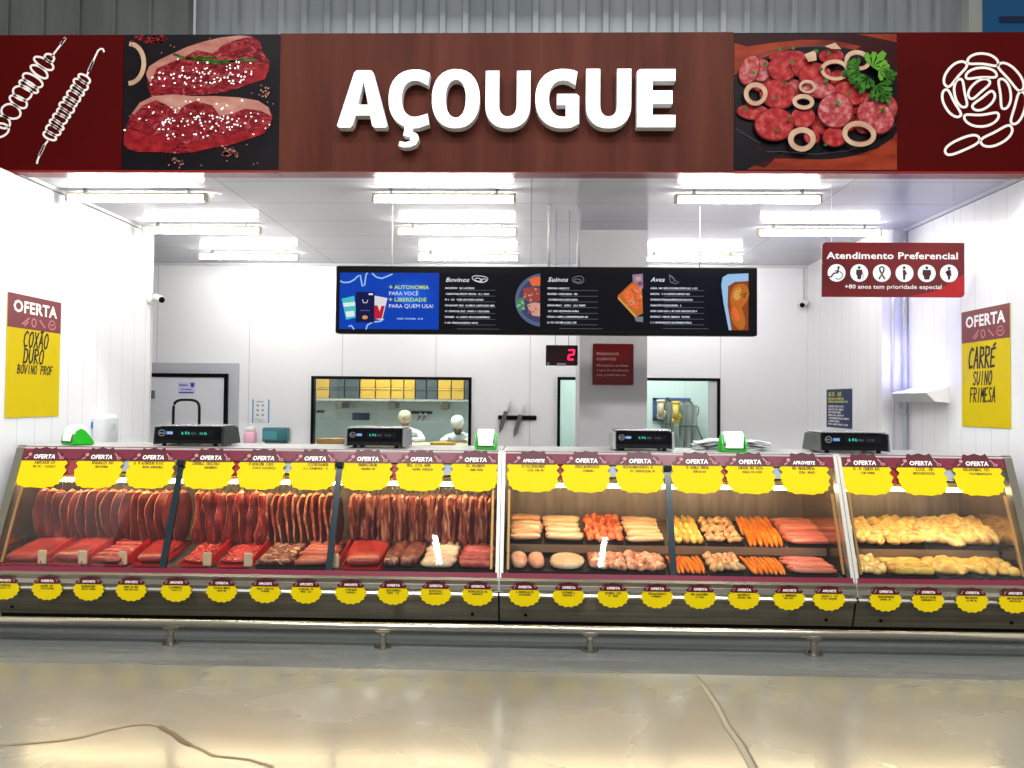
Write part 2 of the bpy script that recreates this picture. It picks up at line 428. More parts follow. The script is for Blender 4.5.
# windows
def window(k, a, bb, cols):
    r = bpy.data.objects.new('window_%d' % k, None); COL.objects.link(r); r.location = (a.x, YB, zl); r['_o'] = (a.x, YB, zl); r['kind'] = 'structure'
    f = MB(); t = .035
    f.box((a.x, YB-.03, a.z-t), (bb.x, YB+.06, a.z), M_black); f.box((a.x, YB-.03, zl), (a.x+t, YB+.06, a.z-t), M_black)
    f.box((bb.x-t, YB-.03, zl), (bb.x, YB+.06, a.z-t), M_black); f.box((a.x+t, YB-.03, zl), (bb.x-t, YB+.06, zl+t), M_black)
    f.build('window_frame', r)
    g = MB(); g.box((a.x+t, YB+.02, zl+t), (bb.x-t, YB+.026, a.z-t), M_win); g.build('window_pane', r)
    if cols:
        g = MB(); g.box((bb.x-t-.10, YB-.012, zl+t), (bb.x-t, YB+.01, a.z-t), M_trim); g.build('window_jamb', r)
window(1, w1[0], w1[1], 0); window(2, w2[0], w2[1], 1)
# cold room door
r = bpy.data.objects.new('door_1', None); COL.objects.link(r); r.location = (-4.6, YB, 0); r['_o'] = (-4.6, YB, 0); r['kind'] = 'structure'
M_doorfr = mat('grey door surround', (186, 188, 196), .4)
dz = at(200, 363, YB-.04).z; dzi = at(200, 373.5, YB-.06).z; dxi = at(228, 400, YB-.06).x
f = MB(); f.box((-5.59, YB-.05, dzi), (dx1, YB-.001, dz), M_doorfr); f.box((dxi, YB-.05, 0), (dx1, YB-.001, dzi), M_doorfr); f.build('door_surround', r)
f = MB(); f.box((-5.59, YB-.08, dzi-.045), (dxi, YB-.002, dzi), M_black); f.box((dxi-.045, YB-.08, .02), (dxi, YB-.002, dzi-.045), M_black); f.build('door_gasket', r)
f = MB(); f.box((-5.58, YB-.07, .02), (dxi-.05, YB-.012, dzi-.05), mat('door leaf', (226, 228, 234), .35)); f.build('door_leaf', r)
f = MB(); q = at(151.5, 394.5, YB-.1); f.rbox((q.x-.03, YB-.12, q.z-.05), (q.x+.03, YB-.07, q.z+.05), .01, M_grey); f.build('door_hinge', r)
# ------------------------------------------------------------------ FASCIA
M_fred = noisy('dark red vinyl', [(0.3, (54, 1, 1)), (0.75, (68, 2, 2))], (1, 1, 1), 2, .6, spec=.04)
M_wood = noisy('reddish wood laminate', [(0.25, (52, 20, 12)), (0.5, (68, 29, 18)), (0.75, (78, 37, 26))], (6, 1, .6), 5, .55, dist=.5, spec=.08)
M_frame = mat('dark red edging', (110, 14, 12), .3)
Z_B = ZC-.005
def fx(px): return at(px, 100, YF).x
def zbot(px): return at(px, 169+px*.003, YF).z
panels = [('fascia_panel', XL-1.2, fx(123), M_fred, 'dark red fascia panel with two white outlined skewers, left end of the fascia'),
          ('picture_panel', fx(123), fx(280), None, 'fascia picture of two raw marbled steaks with salt on black'),
          ('wooden_sign', fx(280), fx(733.5), M_wood, 'reddish brown wood sign with large white raised letters over the butcher counter'),
          ('picture_panel', fx(733.5), fx(896), None, 'fascia picture of sliced red sausage with onion rings and parsley in a black skillet'),
          ('fascia_panel', fx(896), XR+1.4, M_fred, 'dark red fascia panel with a white outlined coil of sausages, right end of the fascia')]
M_pblack = noisy('print near black', [(0.3, (14, 12, 16)), (0.7, (30, 24, 28))], (3, 3, 3), 3, .4)
M_pwoodred = noisy('print orange wood', [(0.3, (104, 30, 16)), (0.5, (150, 52, 28)), (0.7, (176, 72, 40))], (2, 1, 7), 3, .4)
M_pmeat = noisy('print raw meat', [(0.30, (70, 8, 14)), (0.45, (128, 20, 30)), (0.58, (156, 38, 46)), (0.72, (196, 104, 104))], (16, 16, 26), 5, .4, dist=1.5)
M_pfat = noisy('print meat fat', [(0.3, (176, 100, 88)), (0.7, (216, 158, 140))], (6, 6, 12), 4, .4)
M_pbright = noisy('print bright meat', [(0.3, (120, 14, 22)), (0.7, (180, 40, 46))], (14, 14, 20), 4, .4)
M_psaus = noisy('print sausage slice', [(0.3, (140, 26, 30)), (0.5, (180, 46, 46)), (0.7, (206, 92, 86))], (22, 22, 22), 5, .4)
M_psausrim = mat('print sausage rim', (112, 16, 20), .4)
M_ponion = noisy('print onion', [(0.3, (196, 150, 120)), (0.7, (228, 196, 164))], (8, 8, 8), 3, .4)
M_pgreen = noisy('print parsley', [(0.35, (18, 66, 16)), (0.65, (72, 134, 40))], (18, 18, 18), 4, .4)
M_pdark = mat('print dark brown', (52, 14, 14), .4)
roots = []
for k, (nm, x0, x1, m_, lb) in enumerate(panels):
    r = empty(nm, ((x0+x1)/2, YF+.06, Z_B), lb, 'sign' if m_ else 'picture'); roots.append(r)
    yf = YF-.012 if nm == 'wooden_sign' else YF
    b = MB(); b.box((x0+.002, yf, Z_B - (.012 if nm == 'wooden_sign' else 0)), (x1-.002, YF+.12, Z_T), m_ or M_pblack); b.build('board', r); boards = globals().setdefault('BOARDS', []); boards.append(r.children[0])
    b = MB(); b.box((x0+.002, yf-.006, Z_B-.018), (x1-.002, YF+.12, Z_B-(.0125 if nm == 'wooden_sign' else .001)), M_frame); b.build('lower_edging', r)
# skewers on the left panel
M_line = mat('white line print', (204, 198, 192), .5, spec=.1)
fr = px_frame(300, 400, YF, 4.8, 0, 20); d = Draw(fr, .001); d.up()
d.stroke([(306, 86), (298, 94), (285, 118), (262, 148), (244, 172)], 9, M_line); d.stroke([(306, 86), (288, 112)], 13, M_line)
for i, (cx, cy, rx, ry, a) in enumerate([(232, 180, 26, 17, 28), (206, 206, 52, 22, 28), (184, 246, 50, 20, 32), (152, 290, 52, 26, 30), (134, 318, 50, 20, 30), (104, 350, 48, 33, 24), (86, 392, 50, 22, 30), (50, 440, 46, 36, 20), (8, 490, 40, 30, 20), (0, 530, 40, 34, 0)]):
    d.ring(cx, cy, rx, ry, 10.5, M_line, math.radians(a), 22, wob=.05, seed=i)
d.build('skewer_drawing', roots[0]); d = Draw(fr, .001); d.up()
d.stroke([(497, 150), (492, 138), (480, 136), (468, 146), (456, 172), (440, 210), (418, 262)], 9, M_line); d.stroke([(444, 200), (424, 244)], 13, M_line)
for i in range(11):
    t = i/10; cx, cy = 404+(242-404)*t, 282+(558-282)*t
    d.ring(cx, cy, 38 if i not in (0, 10) else 34, 16+5*(i % 2), 10.5, M_line, math.radians(32), 20, wob=.06, seed=20+i)
d.stroke([(232, 584), (215, 606), (200, 640), (186, 676), (184, 690)], 9, M_line); d.stroke([(216, 606), (196, 650)], 13, M_line)
d.build('skewer_drawing', roots[0])
# coil of sausages
fr = px_frame(400, 400, YF, 4.95, 900, 20); d = Draw(fr, .001); d.up()
def link(cx, cy, L, W, a, bend=0.):
    a = math.radians(a); pts = []
    for i in range(36):
        t = 2*PI*i/36; x = L/2*math.copysign(abs(math.cos(t))**.72, math.cos(t)); y = W/2*math.copysign(abs(math.sin(t))**.8, math.sin(t))
        y += bend*(1-(x/(L/2))**2)
        pts.append((cx+x*math.cos(a)-y*math.sin(a), cy+x*math.sin(a)+y*math.cos(a)))
    d.stroke(pts, 12.5, M_line, True)
for q in [(410, 208, 150, 52, 5, -18), (278, 268, 150, 58, -50, -14), (260, 412, 150, 50, 62, 14), (402, 478, 168, 58, -4, 22), (545, 282, 170, 56, 50, -14), (402, 275, 150, 48, -3, -16), (308, 362, 142, 50, 80, 12), (392, 342, 128, 52, -42, -10), (412, 398, 128, 52, -38, 12), (506, 366, 150, 50, 84, -14), (578, 436, 166, 50, -74, 10), (474, 572, 168, 62, -28, 14), (308, 622, 180, 58, -24, -4)]: link(*q)
d.build('sausage_coil_drawing', roots[4])
# picture of steaks
d = Draw(px_frame(605, 306, YF, 3.012, 0, 0), .0008); d.up()
R = random.Random(3)
d.ring(385, 190, 44, 60, 14, M_ponion, 0, 20, -1.5, 1.5)
for i in range(30): d.ell(R.uniform(390, 495), 100+R.uniform(4, 26), 5, 4, M_pbright, n=8)
for i in range(60): d.ell(R.uniform(380, 835), R.uniform(110, 500), 2, 2, M_pfat, n=6)
d.up()
def inpoly(x, y, P):
    c = False; j = len(P)-1
    for i in range(len(P)):
        if (P[i][1] > y) != (P[j][1] > y) and x < (P[j][0]-P[i][0])*(y-P[i][1])/(P[j][1]-P[i][1])+P[i][0]: c = not c
        j = i
    return c
S1 = [(437, 215), (450, 195), (475, 180), (510, 163), (560, 140), (610, 124), (660, 112), (720, 105), (758, 108), (782, 125), (792, 160), (812, 185), (810, 215), (795, 240), (755, 252), (720, 265), (680, 278), (620, 285), (560, 287), (500, 290), (455, 290), (442, 260)]
S2 = [(372, 430), (376, 390), (395, 345), (420, 310), (460, 290), (520, 285), (580, 290), (650, 290), (720, 294), (780, 304), (812, 325), (824, 352), (815, 385), (790, 408), (740, 425), (690, 440), (640, 448), (590, 460), (530, 464), (470, 458), (420, 460), (385, 450)]
F1 = [(437, 225), (445, 200), (475, 180), (510, 163), (560, 140), (610, 124), (660, 112), (720, 105), (755, 108), (705, 120), (665, 138), (640, 160), (590, 150), (550, 172), (505, 190), (470, 205), (450, 250)]
F2 = [(395, 345), (420, 310), (460, 290), (520, 285), (580, 290), (650, 290), (720, 294), (780, 304), (812, 325), (820, 350), (790, 335), (740, 328), (700, 345), (665, 350), (640, 318), (590, 305), (555, 318), (535, 345), (505, 318), (470, 302), (430, 318), (405, 345)]
d.poly(S1, M_pmeat); d.up(); d.poly(F1, M_pfat); d.poly([(720, 235), (790, 195), (812, 195), (800, 238), (755, 252), (725, 262)], M_pbright)
d.up(); d.poly(S2, M_pmeat); d.up(); d.poly(F2, M_pfat)
d.poly([(376, 400), (410, 395), (450, 410), (520, 415), (540, 440), (500, 460), (420, 460), (375, 440)], M_pbright)
d.poly([(560, 440), (660, 415), (760, 400), (815, 375), (800, 404), (740, 425), (640, 448), (580, 460)], M_pbright)
d.up(); d.stroke([(520, 162), (560, 175), (620, 181), (700, 184), (770, 180)], 6, M_pgreen); d.stroke([(560, 176), (600, 170), (650, 172)], 5, M_pgreen); d.stroke([(600, 182), (660, 192), (740, 176)], 5, M_pgreen)
d.up()
for i in range(210):
    x, y = R.gauss(620, 110), R.choice([R.gauss(225, 22), R.gauss(365, 30)])
    if inpoly(x, y, S1) or inpoly(x, y, S2): d.ell(x, y, R.uniform(1.8, 4.2), R.uniform(1.8, 3.6), M_print, n=7)
for i in range(40): d.ell(R.gauss(700, 14), R.gauss(460, 6), 4, 3.4, M_pfat, n=7)
for i in range(16): d.ell(R.gauss(540, 10), R.gauss(485, 10), 3, 3, M_pfat, n=7)
for i in range(12): d.ell(R.gauss(800, 8), R.gauss(280, 8), 3, 3, M_pfat, n=7)
d.build('steak_picture', roots[1])
# picture of sausage in skillet (crop 735,20 scale 4.96)
d = Draw(px_frame(400, 405, YF, 4.955, 735, 20), .0008); d.up()
X0, X1, Y0, Y1 = -2, 796, 66, 745
d.rect(X0, Y0+1, X1, Y1, M_pdark); d.up()
d.poly([(X0, 110), (60, 128), (200, 108), (330, 95), (480, 98), (620, 128), (560, 170), (300, 170), (100, 210), (X0, 270)], M_pwoodred)
d.poly([(600, Y0+1), (X1, Y0+1), (X1, 108), (700, 88)], M_pwoodred)
d.poly([(X0, 700), (150, 735), (200, 690), (500, 690), (700, 640), (X1, 560), (X1, Y1), (X0, Y1)], M_pwoodred)
d.up()
def clip(pts): return [(min(max(x, X0), X1), min(max(y, Y0+1), Y1)) for x, y in pts]
d.poly(clip([(420+455*math.cos(t*PI/24), 410+284*math.sin(t*PI/24)) for t in range(48)]), M_pblack)
d.poly(clip([(X0, 520), (120, 640), (240, 660), (160, 690), (60, 745), (X0, 745)]), M_pblack)
M_pan = mat('print skillet rim', (72, 70, 76), .4)
d.up(); d.stroke([(10, 540), (60, 575), (125, 612)], 4, M_pan); d.stroke([(160, 655), (240, 655), (400, 668), (560, 650), (700, 585), (790, 520)], 4, M_pan)
d.stroke([(60, 200), (150, 160), (260, 135), (400, 128), (520, 140)], 4, M_pan)
sl = [(150, 320, 66, 50, .1, 0), (290, 340, 60, 48, 0, 1), (540, 500, 70, 60, .2, 0), (430, 520, 60, 50, 0, 0), (130, 250, 50, 60, .2, 1), (520, 300, 70, 56, 0, 0), (620, 420, 70, 60, 0, 0), (640, 520, 60, 50, 0, 1), (70, 250, 48, 80, .35, 1), (90, 460, 84, 40, .1, 0), (250, 180, 90, 24, -.1, 0), (230, 245, 72, 66, .2, 0), (330, 230, 60, 60, 0, 0), (470, 185, 62, 40, 0, 0), (390, 280, 82, 66, 0, 0), (560, 370, 90, 60, .1, 0), (330, 490, 60, 55, 0, 0),
      (205, 375, 90, 74, .3, 0), (400, 350, 95, 45, .15, 1), (190, 525, 100, 82, 0, 0), (720, 440, 90, 80, .5, 1), (680, 490, 96, 82, .5, 1), (480, 590, 60, 48, 0, 0), (370, 590, 40, 35, 0, 0), (485, 460, 90, 88, 0, 1)]
M_psaus2 = noisy('print pale sausage slice', [(0.3, (150, 40, 44)), (0.5, (190, 84, 84)), (0.7, (216, 150, 146))], (26, 26, 26), 5, .4)
for i, (cx, cy, rx, ry, a, k) in enumerate(sl):
    d.up(); d.ell(min(cx, X1-rx-2), cy+3, rx, ry, M_psausrim, a, 26, .015, i); d.up(); d.ell(min(cx, X1-rx-2), cy, rx*.94, ry*.93, M_psaus2 if k else M_psaus, a, 26, .02, i)
for (cx, cy, rx, ry, w) in [(95, 378, 48, 46, 22), (328, 418, 44, 28, 20), (320, 604, 54, 48, 26), (597, 578, 70, 52, 24), (480, 262, 60, 44, 18), (590, 215, 55, 40, 20), (345, 345, 36, 26, 12)]:
    d.up(); d.ring(cx, cy, rx, ry, w, M_ponion, .1, 24, wob=.02, seed=int(cx))
    d.up(); d.ring(cx, cy+2, rx-w*.5, ry-w*.5, 2.5, M_pfat, .1, 20, wob=.02, seed=int(cx))
d.poly([(330, 185), (385, 165), (390, 215), (350, 222)], M_ponion); d.poly([(430, 145), (480, 128), (510, 160), (460, 158)], M_ponion)
d.up()
for (cx, cy) in [(210, 158), (275, 155), (390, 170), (450, 178), (270, 225), (412, 258), (435, 315), (140, 235), (80, 275), (232, 330), (185, 400), (258, 505), (195, 555), (490, 425), (545, 375), (710, 460), (432, 632), (40, 455)]:
    d.ell(cx, cy, R.uniform(7, 14), R.uniform(7, 12), M_pgreen, R.uniform(0, 3), 9, .1, cx)
def leaf(cx, cy, r_, a, m_=M_pgreen):
    for j in range(5):
        aa = a+(-1.1+.55*j); L = r_*(1 if j == 2 else .8)
        tx, ty = cx+L*math.cos(aa), cy+L*math.sin(aa); nx, ny = -math.sin(aa)*L*.22, math.cos(aa)*L*.22
        mx, my = cx+L*.6*math.cos(aa), cy+L*.6*math.sin(aa)
        d.poly([(cx, cy), (mx+nx, my+ny), (tx+nx*.6, ty+ny*.6), (tx, ty), (tx-nx*.6, ty-ny*.6), (mx-nx, my-ny)], m_)
M_pgreen2 = mat('print light parsley', (98, 162, 48), .4)
for i, (cx, cy, r_, a) in enumerate([(660, 250, 95, -.9), (690, 262, 70, .2), (600, 270, 90, 3.0), (610, 300, 80, 1.6), (680, 340, 90, .9), (640, 300, 70, 2.2), (700, 370, 70, .9), (590, 250, 60, -2.6), (720, 300, 60, -.3)]):
    d.up(); leaf(cx, cy, r_, a, M_pgreen2 if i in (0, 1) else M_pgreen)
d.build('sausage_picture', roots[3])
# raised letters
M_letter = mat('white acrylic letters', (254, 254, 254), .3)
M_letside = mat('letter return', (215, 215, 215), .4)
fr = px_frame(500, 268, YF-.075, 2.6947, 320, 0)
def arc(cx, cy, rx, ry, a0, a1, n=22, p=2.25):
    out = []
    for i in range(n+1):
        t = math.radians(a0+(a1-a0)*i/n); c_, s_ = math.cos(t), -math.sin(t)
        out.append((cx+rx*math.copysign(abs(c_)**(2/p), c_), cy+ry*math.copysign(abs(s_)**(2/p), s_)))
    return out
letters = []
letters.append(('letter_a', [[(97, 190), (135, 190), (142, 196), (182, 340), (178, 347), (146, 347), (140, 340), (135, 314), (96, 314), (88, 340), (82, 347), (50, 347), (45, 341), (90, 196)], [(116, 222), (129, 284), (101, 284)]]))
letters.append(('letter_c_cedilla', [[(296, 199), (290, 232)]+arc(256, 268, 36, 49, 75, 285)+[(290, 308), (295, 338)] + [(270, 347), (252, 349), (250, 357), (264, 364), (268, 378), (260, 393), (244, 400), (226, 401), (212, 396), (216, 383), (230, 386), (244, 383), (245, 374), (225, 368), (228, 350)] + arc(256, 268, 72, 80, 250, 60)]))
letters.append(('letter_o', [arc(366, 268, 65, 81, 0, 345, 26), arc(366, 268, 27, 51, 0, 345, 22)]))
def U(x0, x1, y0, y1, w):
    cx = (x0+x1)/2; rx = (x1-x0)/2
    return [[(x0, y0), (x0+w, y0)] + arc(cx, 285, rx-w, 31, 180, 360, 14) + [(x1-w, y0), (x1, y0)] + arc(cx, 285, rx, y1-285, 360, 180, 18)]
letters.append(('letter_u', U(446, 567, 192, 349, 37)))
letters.append(('letter_g', [[(692, 200), (688, 232)]+arc(655, 268, 38, 49, 70, 290)+[(662, 314), (662, 286), (638, 286), (638, 255), (691, 255), (698, 262), (698, 336)]+arc(655, 268, 75, 81, 285, 62)]))
letters.append(('letter_u', U(716, 837, 187, 349, 38)))
letters.append(('letter_e', [[(860, 188), (955, 188), (955, 221), (894, 221), (894, 246), (947, 246), (947, 283), (894, 283), (894, 312), (955, 312), (955, 346), (852, 346), (852, 194)]]))
for nm, loops in letters:
    cu = bpy.data.curves.new(nm, 'CURVE'); cu.dimensions = '2D'; cu.fill_mode = 'BOTH'; cu.extrude = .034; cu.bevel_depth = .004; cu.bevel_resolution = 2; cu.offset = -.004
    for lp in loops:
        sp = cu.splines.new('POLY'); sp.points.add(len(lp)-1); sp.use_cyclic_u = True
        for i, (x, y) in enumerate(lp): sp.points[i].co = ((x-500)*fr.s, -(y-268)*fr.s, 0, 1)
    o = bpy.data.objects.new(nm, cu); COL.objects.link(o)
    dg = bpy.context.evaluated_depsgraph_get(); dg.update()
    me = bpy.data.meshes.new_from_object(o.evaluated_get(dg)); bpy.data.objects.remove(o)
    mb = MB()
    T = Matrix.Translation(fr.o+Vector((0, .022, 0))) @ Matrix.Rotation(PI/2, 4, 'X')
    fs = [tuple(p_.vertices) for p_ in me.polygons]; front = [abs(p_.normal.z) > .6 and p_.center.z > 0 for p_ in me.polygons]
    mb.add([v.co for v in me.vertices], [f_ for f_, k in zip(fs, front) if k], M_letter, T)
    mb.add([v.co for v in me.vertices], [f_ for f_, k in zip(fs, front) if not k], M_letside, T)
    mb.build(nm, roots[2])

# ------------------------------------------------------------------ ceiling tube lamps
M_tube = emis('lit tube', (255, 252, 246), 66.0)
M_house = mat('lamp housing', (205, 196, 176), .4)
lamps = [(137, 189.5, 146), (444, 190.5, 146), (748, 191.5, 146), (202, 223.5, 122), (457, 225, 120), (819, 227, 126), (249, 250, 102), (468, 251.5, 102), (692, 252, 102)]
wh = ['front row by the left wall', 'front row above the middle of the counter', 'front row, right one above the middle counter', 'second row near the left wall corner', 'second row behind the middle of the sign', 'second row near the right wall', 'back row above the cold room door', 'back row behind the menu screens', 'back row behind the right menu screen']
for k, (px, py, w) in enumerate(lamps):
    c = atz(px, py, ZC); y = [5.8, 6.92, 8.2][k//3]; x = at(px, py, y).x
    r = empty('tube_lamp', (x, y, ZC), 'lit white tube lamp under the ceiling, '+wh[k], 'lamp', 'tube lamps under the ceiling'); L = 1.14/2
    for s in (-1, 1): b = MB(); b.box((x+s*.42-.012, y-.012, ZC-.035), (x+s*.42+.012, y+.012, ZC-.0005), M_steel); b.build('bracket', r)
    b = MB(); b.rbox((x-L, y-.028, ZC-.052), (x+L, y+.028, ZC-.033), .006, M_house); b.build('housing', r)
    b = MB(); b.tube([(x-L+.02, y, ZC-.078), (x+L-.02, y, ZC-.078)], .023, M_tube, 14); b.build('tube', r, smooth='auto')
    for s in (-1, 1): b = MB(); b.rbox((x+s*(L-.012)-.012, y-.026, ZC-.105), (x+s*(L-.012)+.012, y+.026, ZC-.050), .005, M_house); b.build('end_cap', r)

# ------------------------------------------------------------------ menu screens
YM = 6.2
a, b_ = at(336, 267.5, YM), at(757.5, 335, YM)
z0m, z1m = (at(547, 334.5, YM).z, at(547, 266.5, YM).z)
r0 = empty('screen_housing', ((a.x+b_.x)/2, YM, z1m), 'long black housing of the menu screens hung over the counter', 'screen housing')
b = MB(); b.rbox((a.x, YM, z0m), (b_.x, YM+.11, z1m), .012, M_black)
b.build('case', r0)
for px in (549, 579, 392, 700):
    q = at(px, 250, YM+.05); b = MB(); b.tube([(q.x, YM+.06, z1m-.001), (q.x, YM+.06, ZC-.002)], .012 if px in (549, 579) else .006, M_trim, 8); b.build('hanging_rod', r0, smooth=True)
M_sblue = noisy('screen blue', [(0.3, (0, 40, 140)), (0.7, (10, 96, 220))], (1.6, 1, 2.6), 1, .3)
def scr(name, c, s=1.0): return emis('lit '+name, c, s)
E_b0 = scr('blue', (6, 62, 176)); E_b1 = scr('mid blue', (14, 92, 214)); E_b2 = scr('deep blue', (4, 34, 120))
E_k = scr('near black', (10, 9, 18)); E_w = scr('white', (225, 230, 240)); E_g = scr('grey', (118, 120, 134)); E_lime = scr('lime', (190, 220, 60))
E_navy = scr('navy', (14, 20, 72)); E_teal = scr('teal', (70, 190, 190)); E_red = scr('red', (190, 24, 50)); E_or = scr('orange', (226, 104, 50)); E_plate = scr('slate plate', (84, 96, 130))
E_mt = scr('brown red', (150, 66, 60)); E_mt2 = scr('pale pink meat', (206, 150, 136)); E_gn = scr('salad green', (80, 130, 70)); E_gold = scr('roast gold', (184, 104, 40)); E_gold2 = scr('roast brown', (140, 66, 26)); E_lil = scr('lilac', (150, 120, 150)); E_lb = scr('pale blue', (150, 190, 230)); E_crust = scr('crust', (214, 150, 70))
def screen(nm, lb, x0, x1, y0, y1, base):
    p, q = at(x0, y0, YM-.004), at(x1, y1, YM-.004)
    r = empty(nm, ((p.x+q.x)/2, YM-.002, q.z), lb, 'screen')
    b = MB(); b.box((p.x, YM-.004, q.z), (q.x, YM-.0005, p.z), base); b.build('screen_panel', r)
    return r
r1 = screen('menu_screen', 'lit blue advertising screen with yellow and white lettering, leftmost of the menu screens', 340, 438.5, 272.5, 329.5, E_b0)
d = Draw(px_frame(265, 185, YM-.005, 4.655, 330, 260), .0007)
for i in range(6):
    d.ell(390-i*8, 150+i*4, 105-i*14, 70-i*8, scr('blue glow %d' % i, (8+i*3, 66+i*7, 182+i*8)), .2, 24); d.up()
d.stroke([(48, 100), (62, 106), (90, 104), (112, 92), (128, 76), (140, 72), (142, 86), (150, 124), (160, 118), (166, 70), (172, 62)], 7, E_lb)
d.stroke([(196, 64), (215, 80), (240, 86), (265, 76), (288, 66)], 7, E_lb)
d.stroke([(170, 322), (176, 304), (200, 290), (236, 286), (250, 276)], 7, E_lb); d.stroke([(90, 310), (100, 306), (112, 322)], 7, E_lb)
d.up()
d.poly([(54, 182), (112, 168), (126, 268), (76, 280)], E_teal); d.poly([(206, 166), (268, 178), (244, 282), (204, 272)], scr('cream', (220, 214, 220)))
d.up(); d.poly([(60, 202), (116, 196), (118, 214), (64, 220)], E_w); d.poly([(206, 212), (222, 212), (232, 240), (240, 214), (256, 214), (242, 274), (208, 274)], E_red)
d.poly([(72, 242), (112, 238), (116, 262), (78, 268)], E_w)
d.poly([(120, 150), (208, 150), (208, 292), (120, 292)], E_navy)
d.up(); d.ell(164, 268, 13, 9, E_crust); d.stroke([(152, 186), (156, 200), (172, 200), (176, 188)], 3, E_w); d.stroke([(142, 236), (186, 236)], 2, E_g); d.rect(180, 156, 200, 164, E_w)
for (t, y, c_, b0) in [('AUTONOMIA', 135, E_lime, .02), ('PARA VOCÊ', 164, E_w, 0), ('LIBERDADE', 193, E_lime, .02), ('PARA QUEM USA!', 223, E_w, 0)]:
    x = 300 if b0 else 274
    d.text(t, x, y, 17, c_, b0, 0, 'LEFT', {135: 162, 164: 136, 193: 148, 223: 206}[y])
    if b0: d.stroke([(276, y-9), (290, y-9)], 3.5, c_); d.stroke([(283, y-16), (283, y-2)], 3.5, c_)
d.scribble(314, 276, 118, 6, E_lb, 5, 2)
d.build('screen_print', r1.children[0])
def menu(d, x0, y0, title, tw, rows, x1, seed, rowx, dy):
    d.text(title, x0, y0, 19, E_w, .012, .25, 'LEFT', tw)
    for i, w in enumerate(rows):
        y = y0+31+i*dy
        d.scribble(x0, y+2, w, 7, E_w, seed+i, 1.6)
        d.stroke([(x0+(60 if i == len(rows)-1 else 60), y+8), (x1, y+8)], 1.3, E_g)
    d.stroke([(x0+55, y0+31+len(rows)*dy), (x1+20, y0+31+len(rows)*dy)], 1.3, E_g)
r2 = screen('menu_screen', 'dark menu screen headed Bovinos with a plate of grilled beef', 440, 540, 272.5, 329.5, E_k)
d = Draw(px_frame(740, 185, YM-.005, 4.655, 330, 260), .0007)
menu(d, 536, 102, 'Bovinos', 110, [135, 205, 180, 232, 205, 205, 150], 770, 30, 0, 27)
d.ring(697, 88, 34, 16, 3, E_w, .1, 20, wob=.08, seed=3); d.ring(690, 92, 16, 8, 3, E_w, .2, 14, wob=.1, seed=4); d.ring(712, 96, 14, 8, 3, E_w, -.2, 14)
PL = [(978, 66)] + [(990+128*math.cos(t), 185+124*math.sin(t)) for t in [math.radians(265-k*7.6) for k in range(23)]] + [(978, 308)]
PL = [(min(x, 978), y) for x, y in PL]
d.poly(PL, E_plate); d.up(); d.poly([(min(x*.86+978*.14, 978), y*.86+185*.14) for x, y in PL], scr('plate dark', (58, 66, 96))); d.up()
d.poly([(900, 130), (940, 124), (978, 132), (978, 190), (930, 196), (898, 176)], E_mt); d.poly([(918, 206), (950, 196), (978, 200), (978, 262), (944, 258), (926, 234)], E_mt2)
d.poly([(924, 90), (950, 78), (978, 76), (978, 118), (940, 120)], E_or); d.ell(888, 206, 22, 30, E_gn, .2, 12, .1, 2); d.up()
for i in range(26):
    x, y = R.uniform(905, 970), R.choice([R.uniform(132, 188), R.uniform(205, 252)]); d.ell(x, y, R.uniform(3, 9), R.uniform(2, 5), R.choice([E_mt2, E_mt, E_gold2]), R.uniform(0, 3), 8)
for i in range(10): d.ell(R.uniform(872, 905), R.uniform(182, 232), 5, 3, E_lb, R.uniform(0, 3), 7)
d.build('screen_print', r2.children[0])
r3 = screen('menu_screen', 'dark menu screen headed Suinos with a golden slab of roast pork', 541.5, 643.5, 272.5, 329.5, E_k)
d = Draw(px_frame(240, 185, YM-.005, 4.452, 540, 260), .0007)
d.poly([(8, 62), (8, 306), (4, 306), (4, 62)], E_k)
menu(d, 33, 97, 'Suinos', 90, [96, 130, 136, 168, 138, 182, 132], 258, 50, 0, 25.5)
d.ring(170, 88, 28, 15, 3, E_g, 0, 18, wob=.08, seed=6); d.ring(168, 92, 16, 7, 3, E_g, .1, 14)
d.poly([(346, 158), (408, 98), (452, 110), (458, 236), (432, 250), (386, 208)], E_gold); d.poly([(346, 160), (432, 250), (424, 256), (346, 172)], E_crust)
d.up(); d.poly([(366, 150), (408, 108), (450, 122), (452, 200), (430, 224), (388, 190)], E_or)
d.up()
for i in range(34): d.ell(R.uniform(385, 450), R.uniform(125, 205), R.uniform(3, 9), R.uniform(2, 6), R.choice([E_mt, E_crust, E_mt2, E_red]), R.uniform(0, 3), 8)
d.poly([(410, 64), (456, 60), (458, 128), (436, 112), (412, 96)], E_lil); d.up(); d.ell(436, 82, 12, 10, E_mt2); d.ell(444, 104, 12, 8, scr('onion purple', (110, 70, 110))); d.poly([(420, 254), (458, 250), (458, 276), (426, 272)], E_g)
d.build('screen_print', r3.children[0])
r4 = screen('menu_screen', 'dark menu screen headed Aves with a roast chicken in a pale dish', 645, 748.5, 272.5, 329.5, scr('blue black', (9, 11, 26)))
d = Draw(px_frame(700, 185, YM-.005, 4.452, 540, 260), .0007)
menu(d, 493, 97, 'Aves', 64, [205, 172, 190, 145, 205, 172, 182], 730, 70, 0, 25.5)
d.stroke([(576, 66), (590, 80), (604, 94), (620, 100), (604, 106), (582, 100), (578, 84), (576, 66)], 3, E_g); d.stroke([(592, 100), (600, 84), (584, 70)], 2.5, E_g)
d.poly([(806, 110), (812, 76), (836, 62), (926, 58), (926, 92), (866, 96), (836, 116), (834, 200), (852, 312), (840, 312), (816, 190)], E_lb)
d.poly([(836, 116), (866, 96), (926, 92), (926, 312), (852, 312), (834, 200)], E_gold2); d.up()
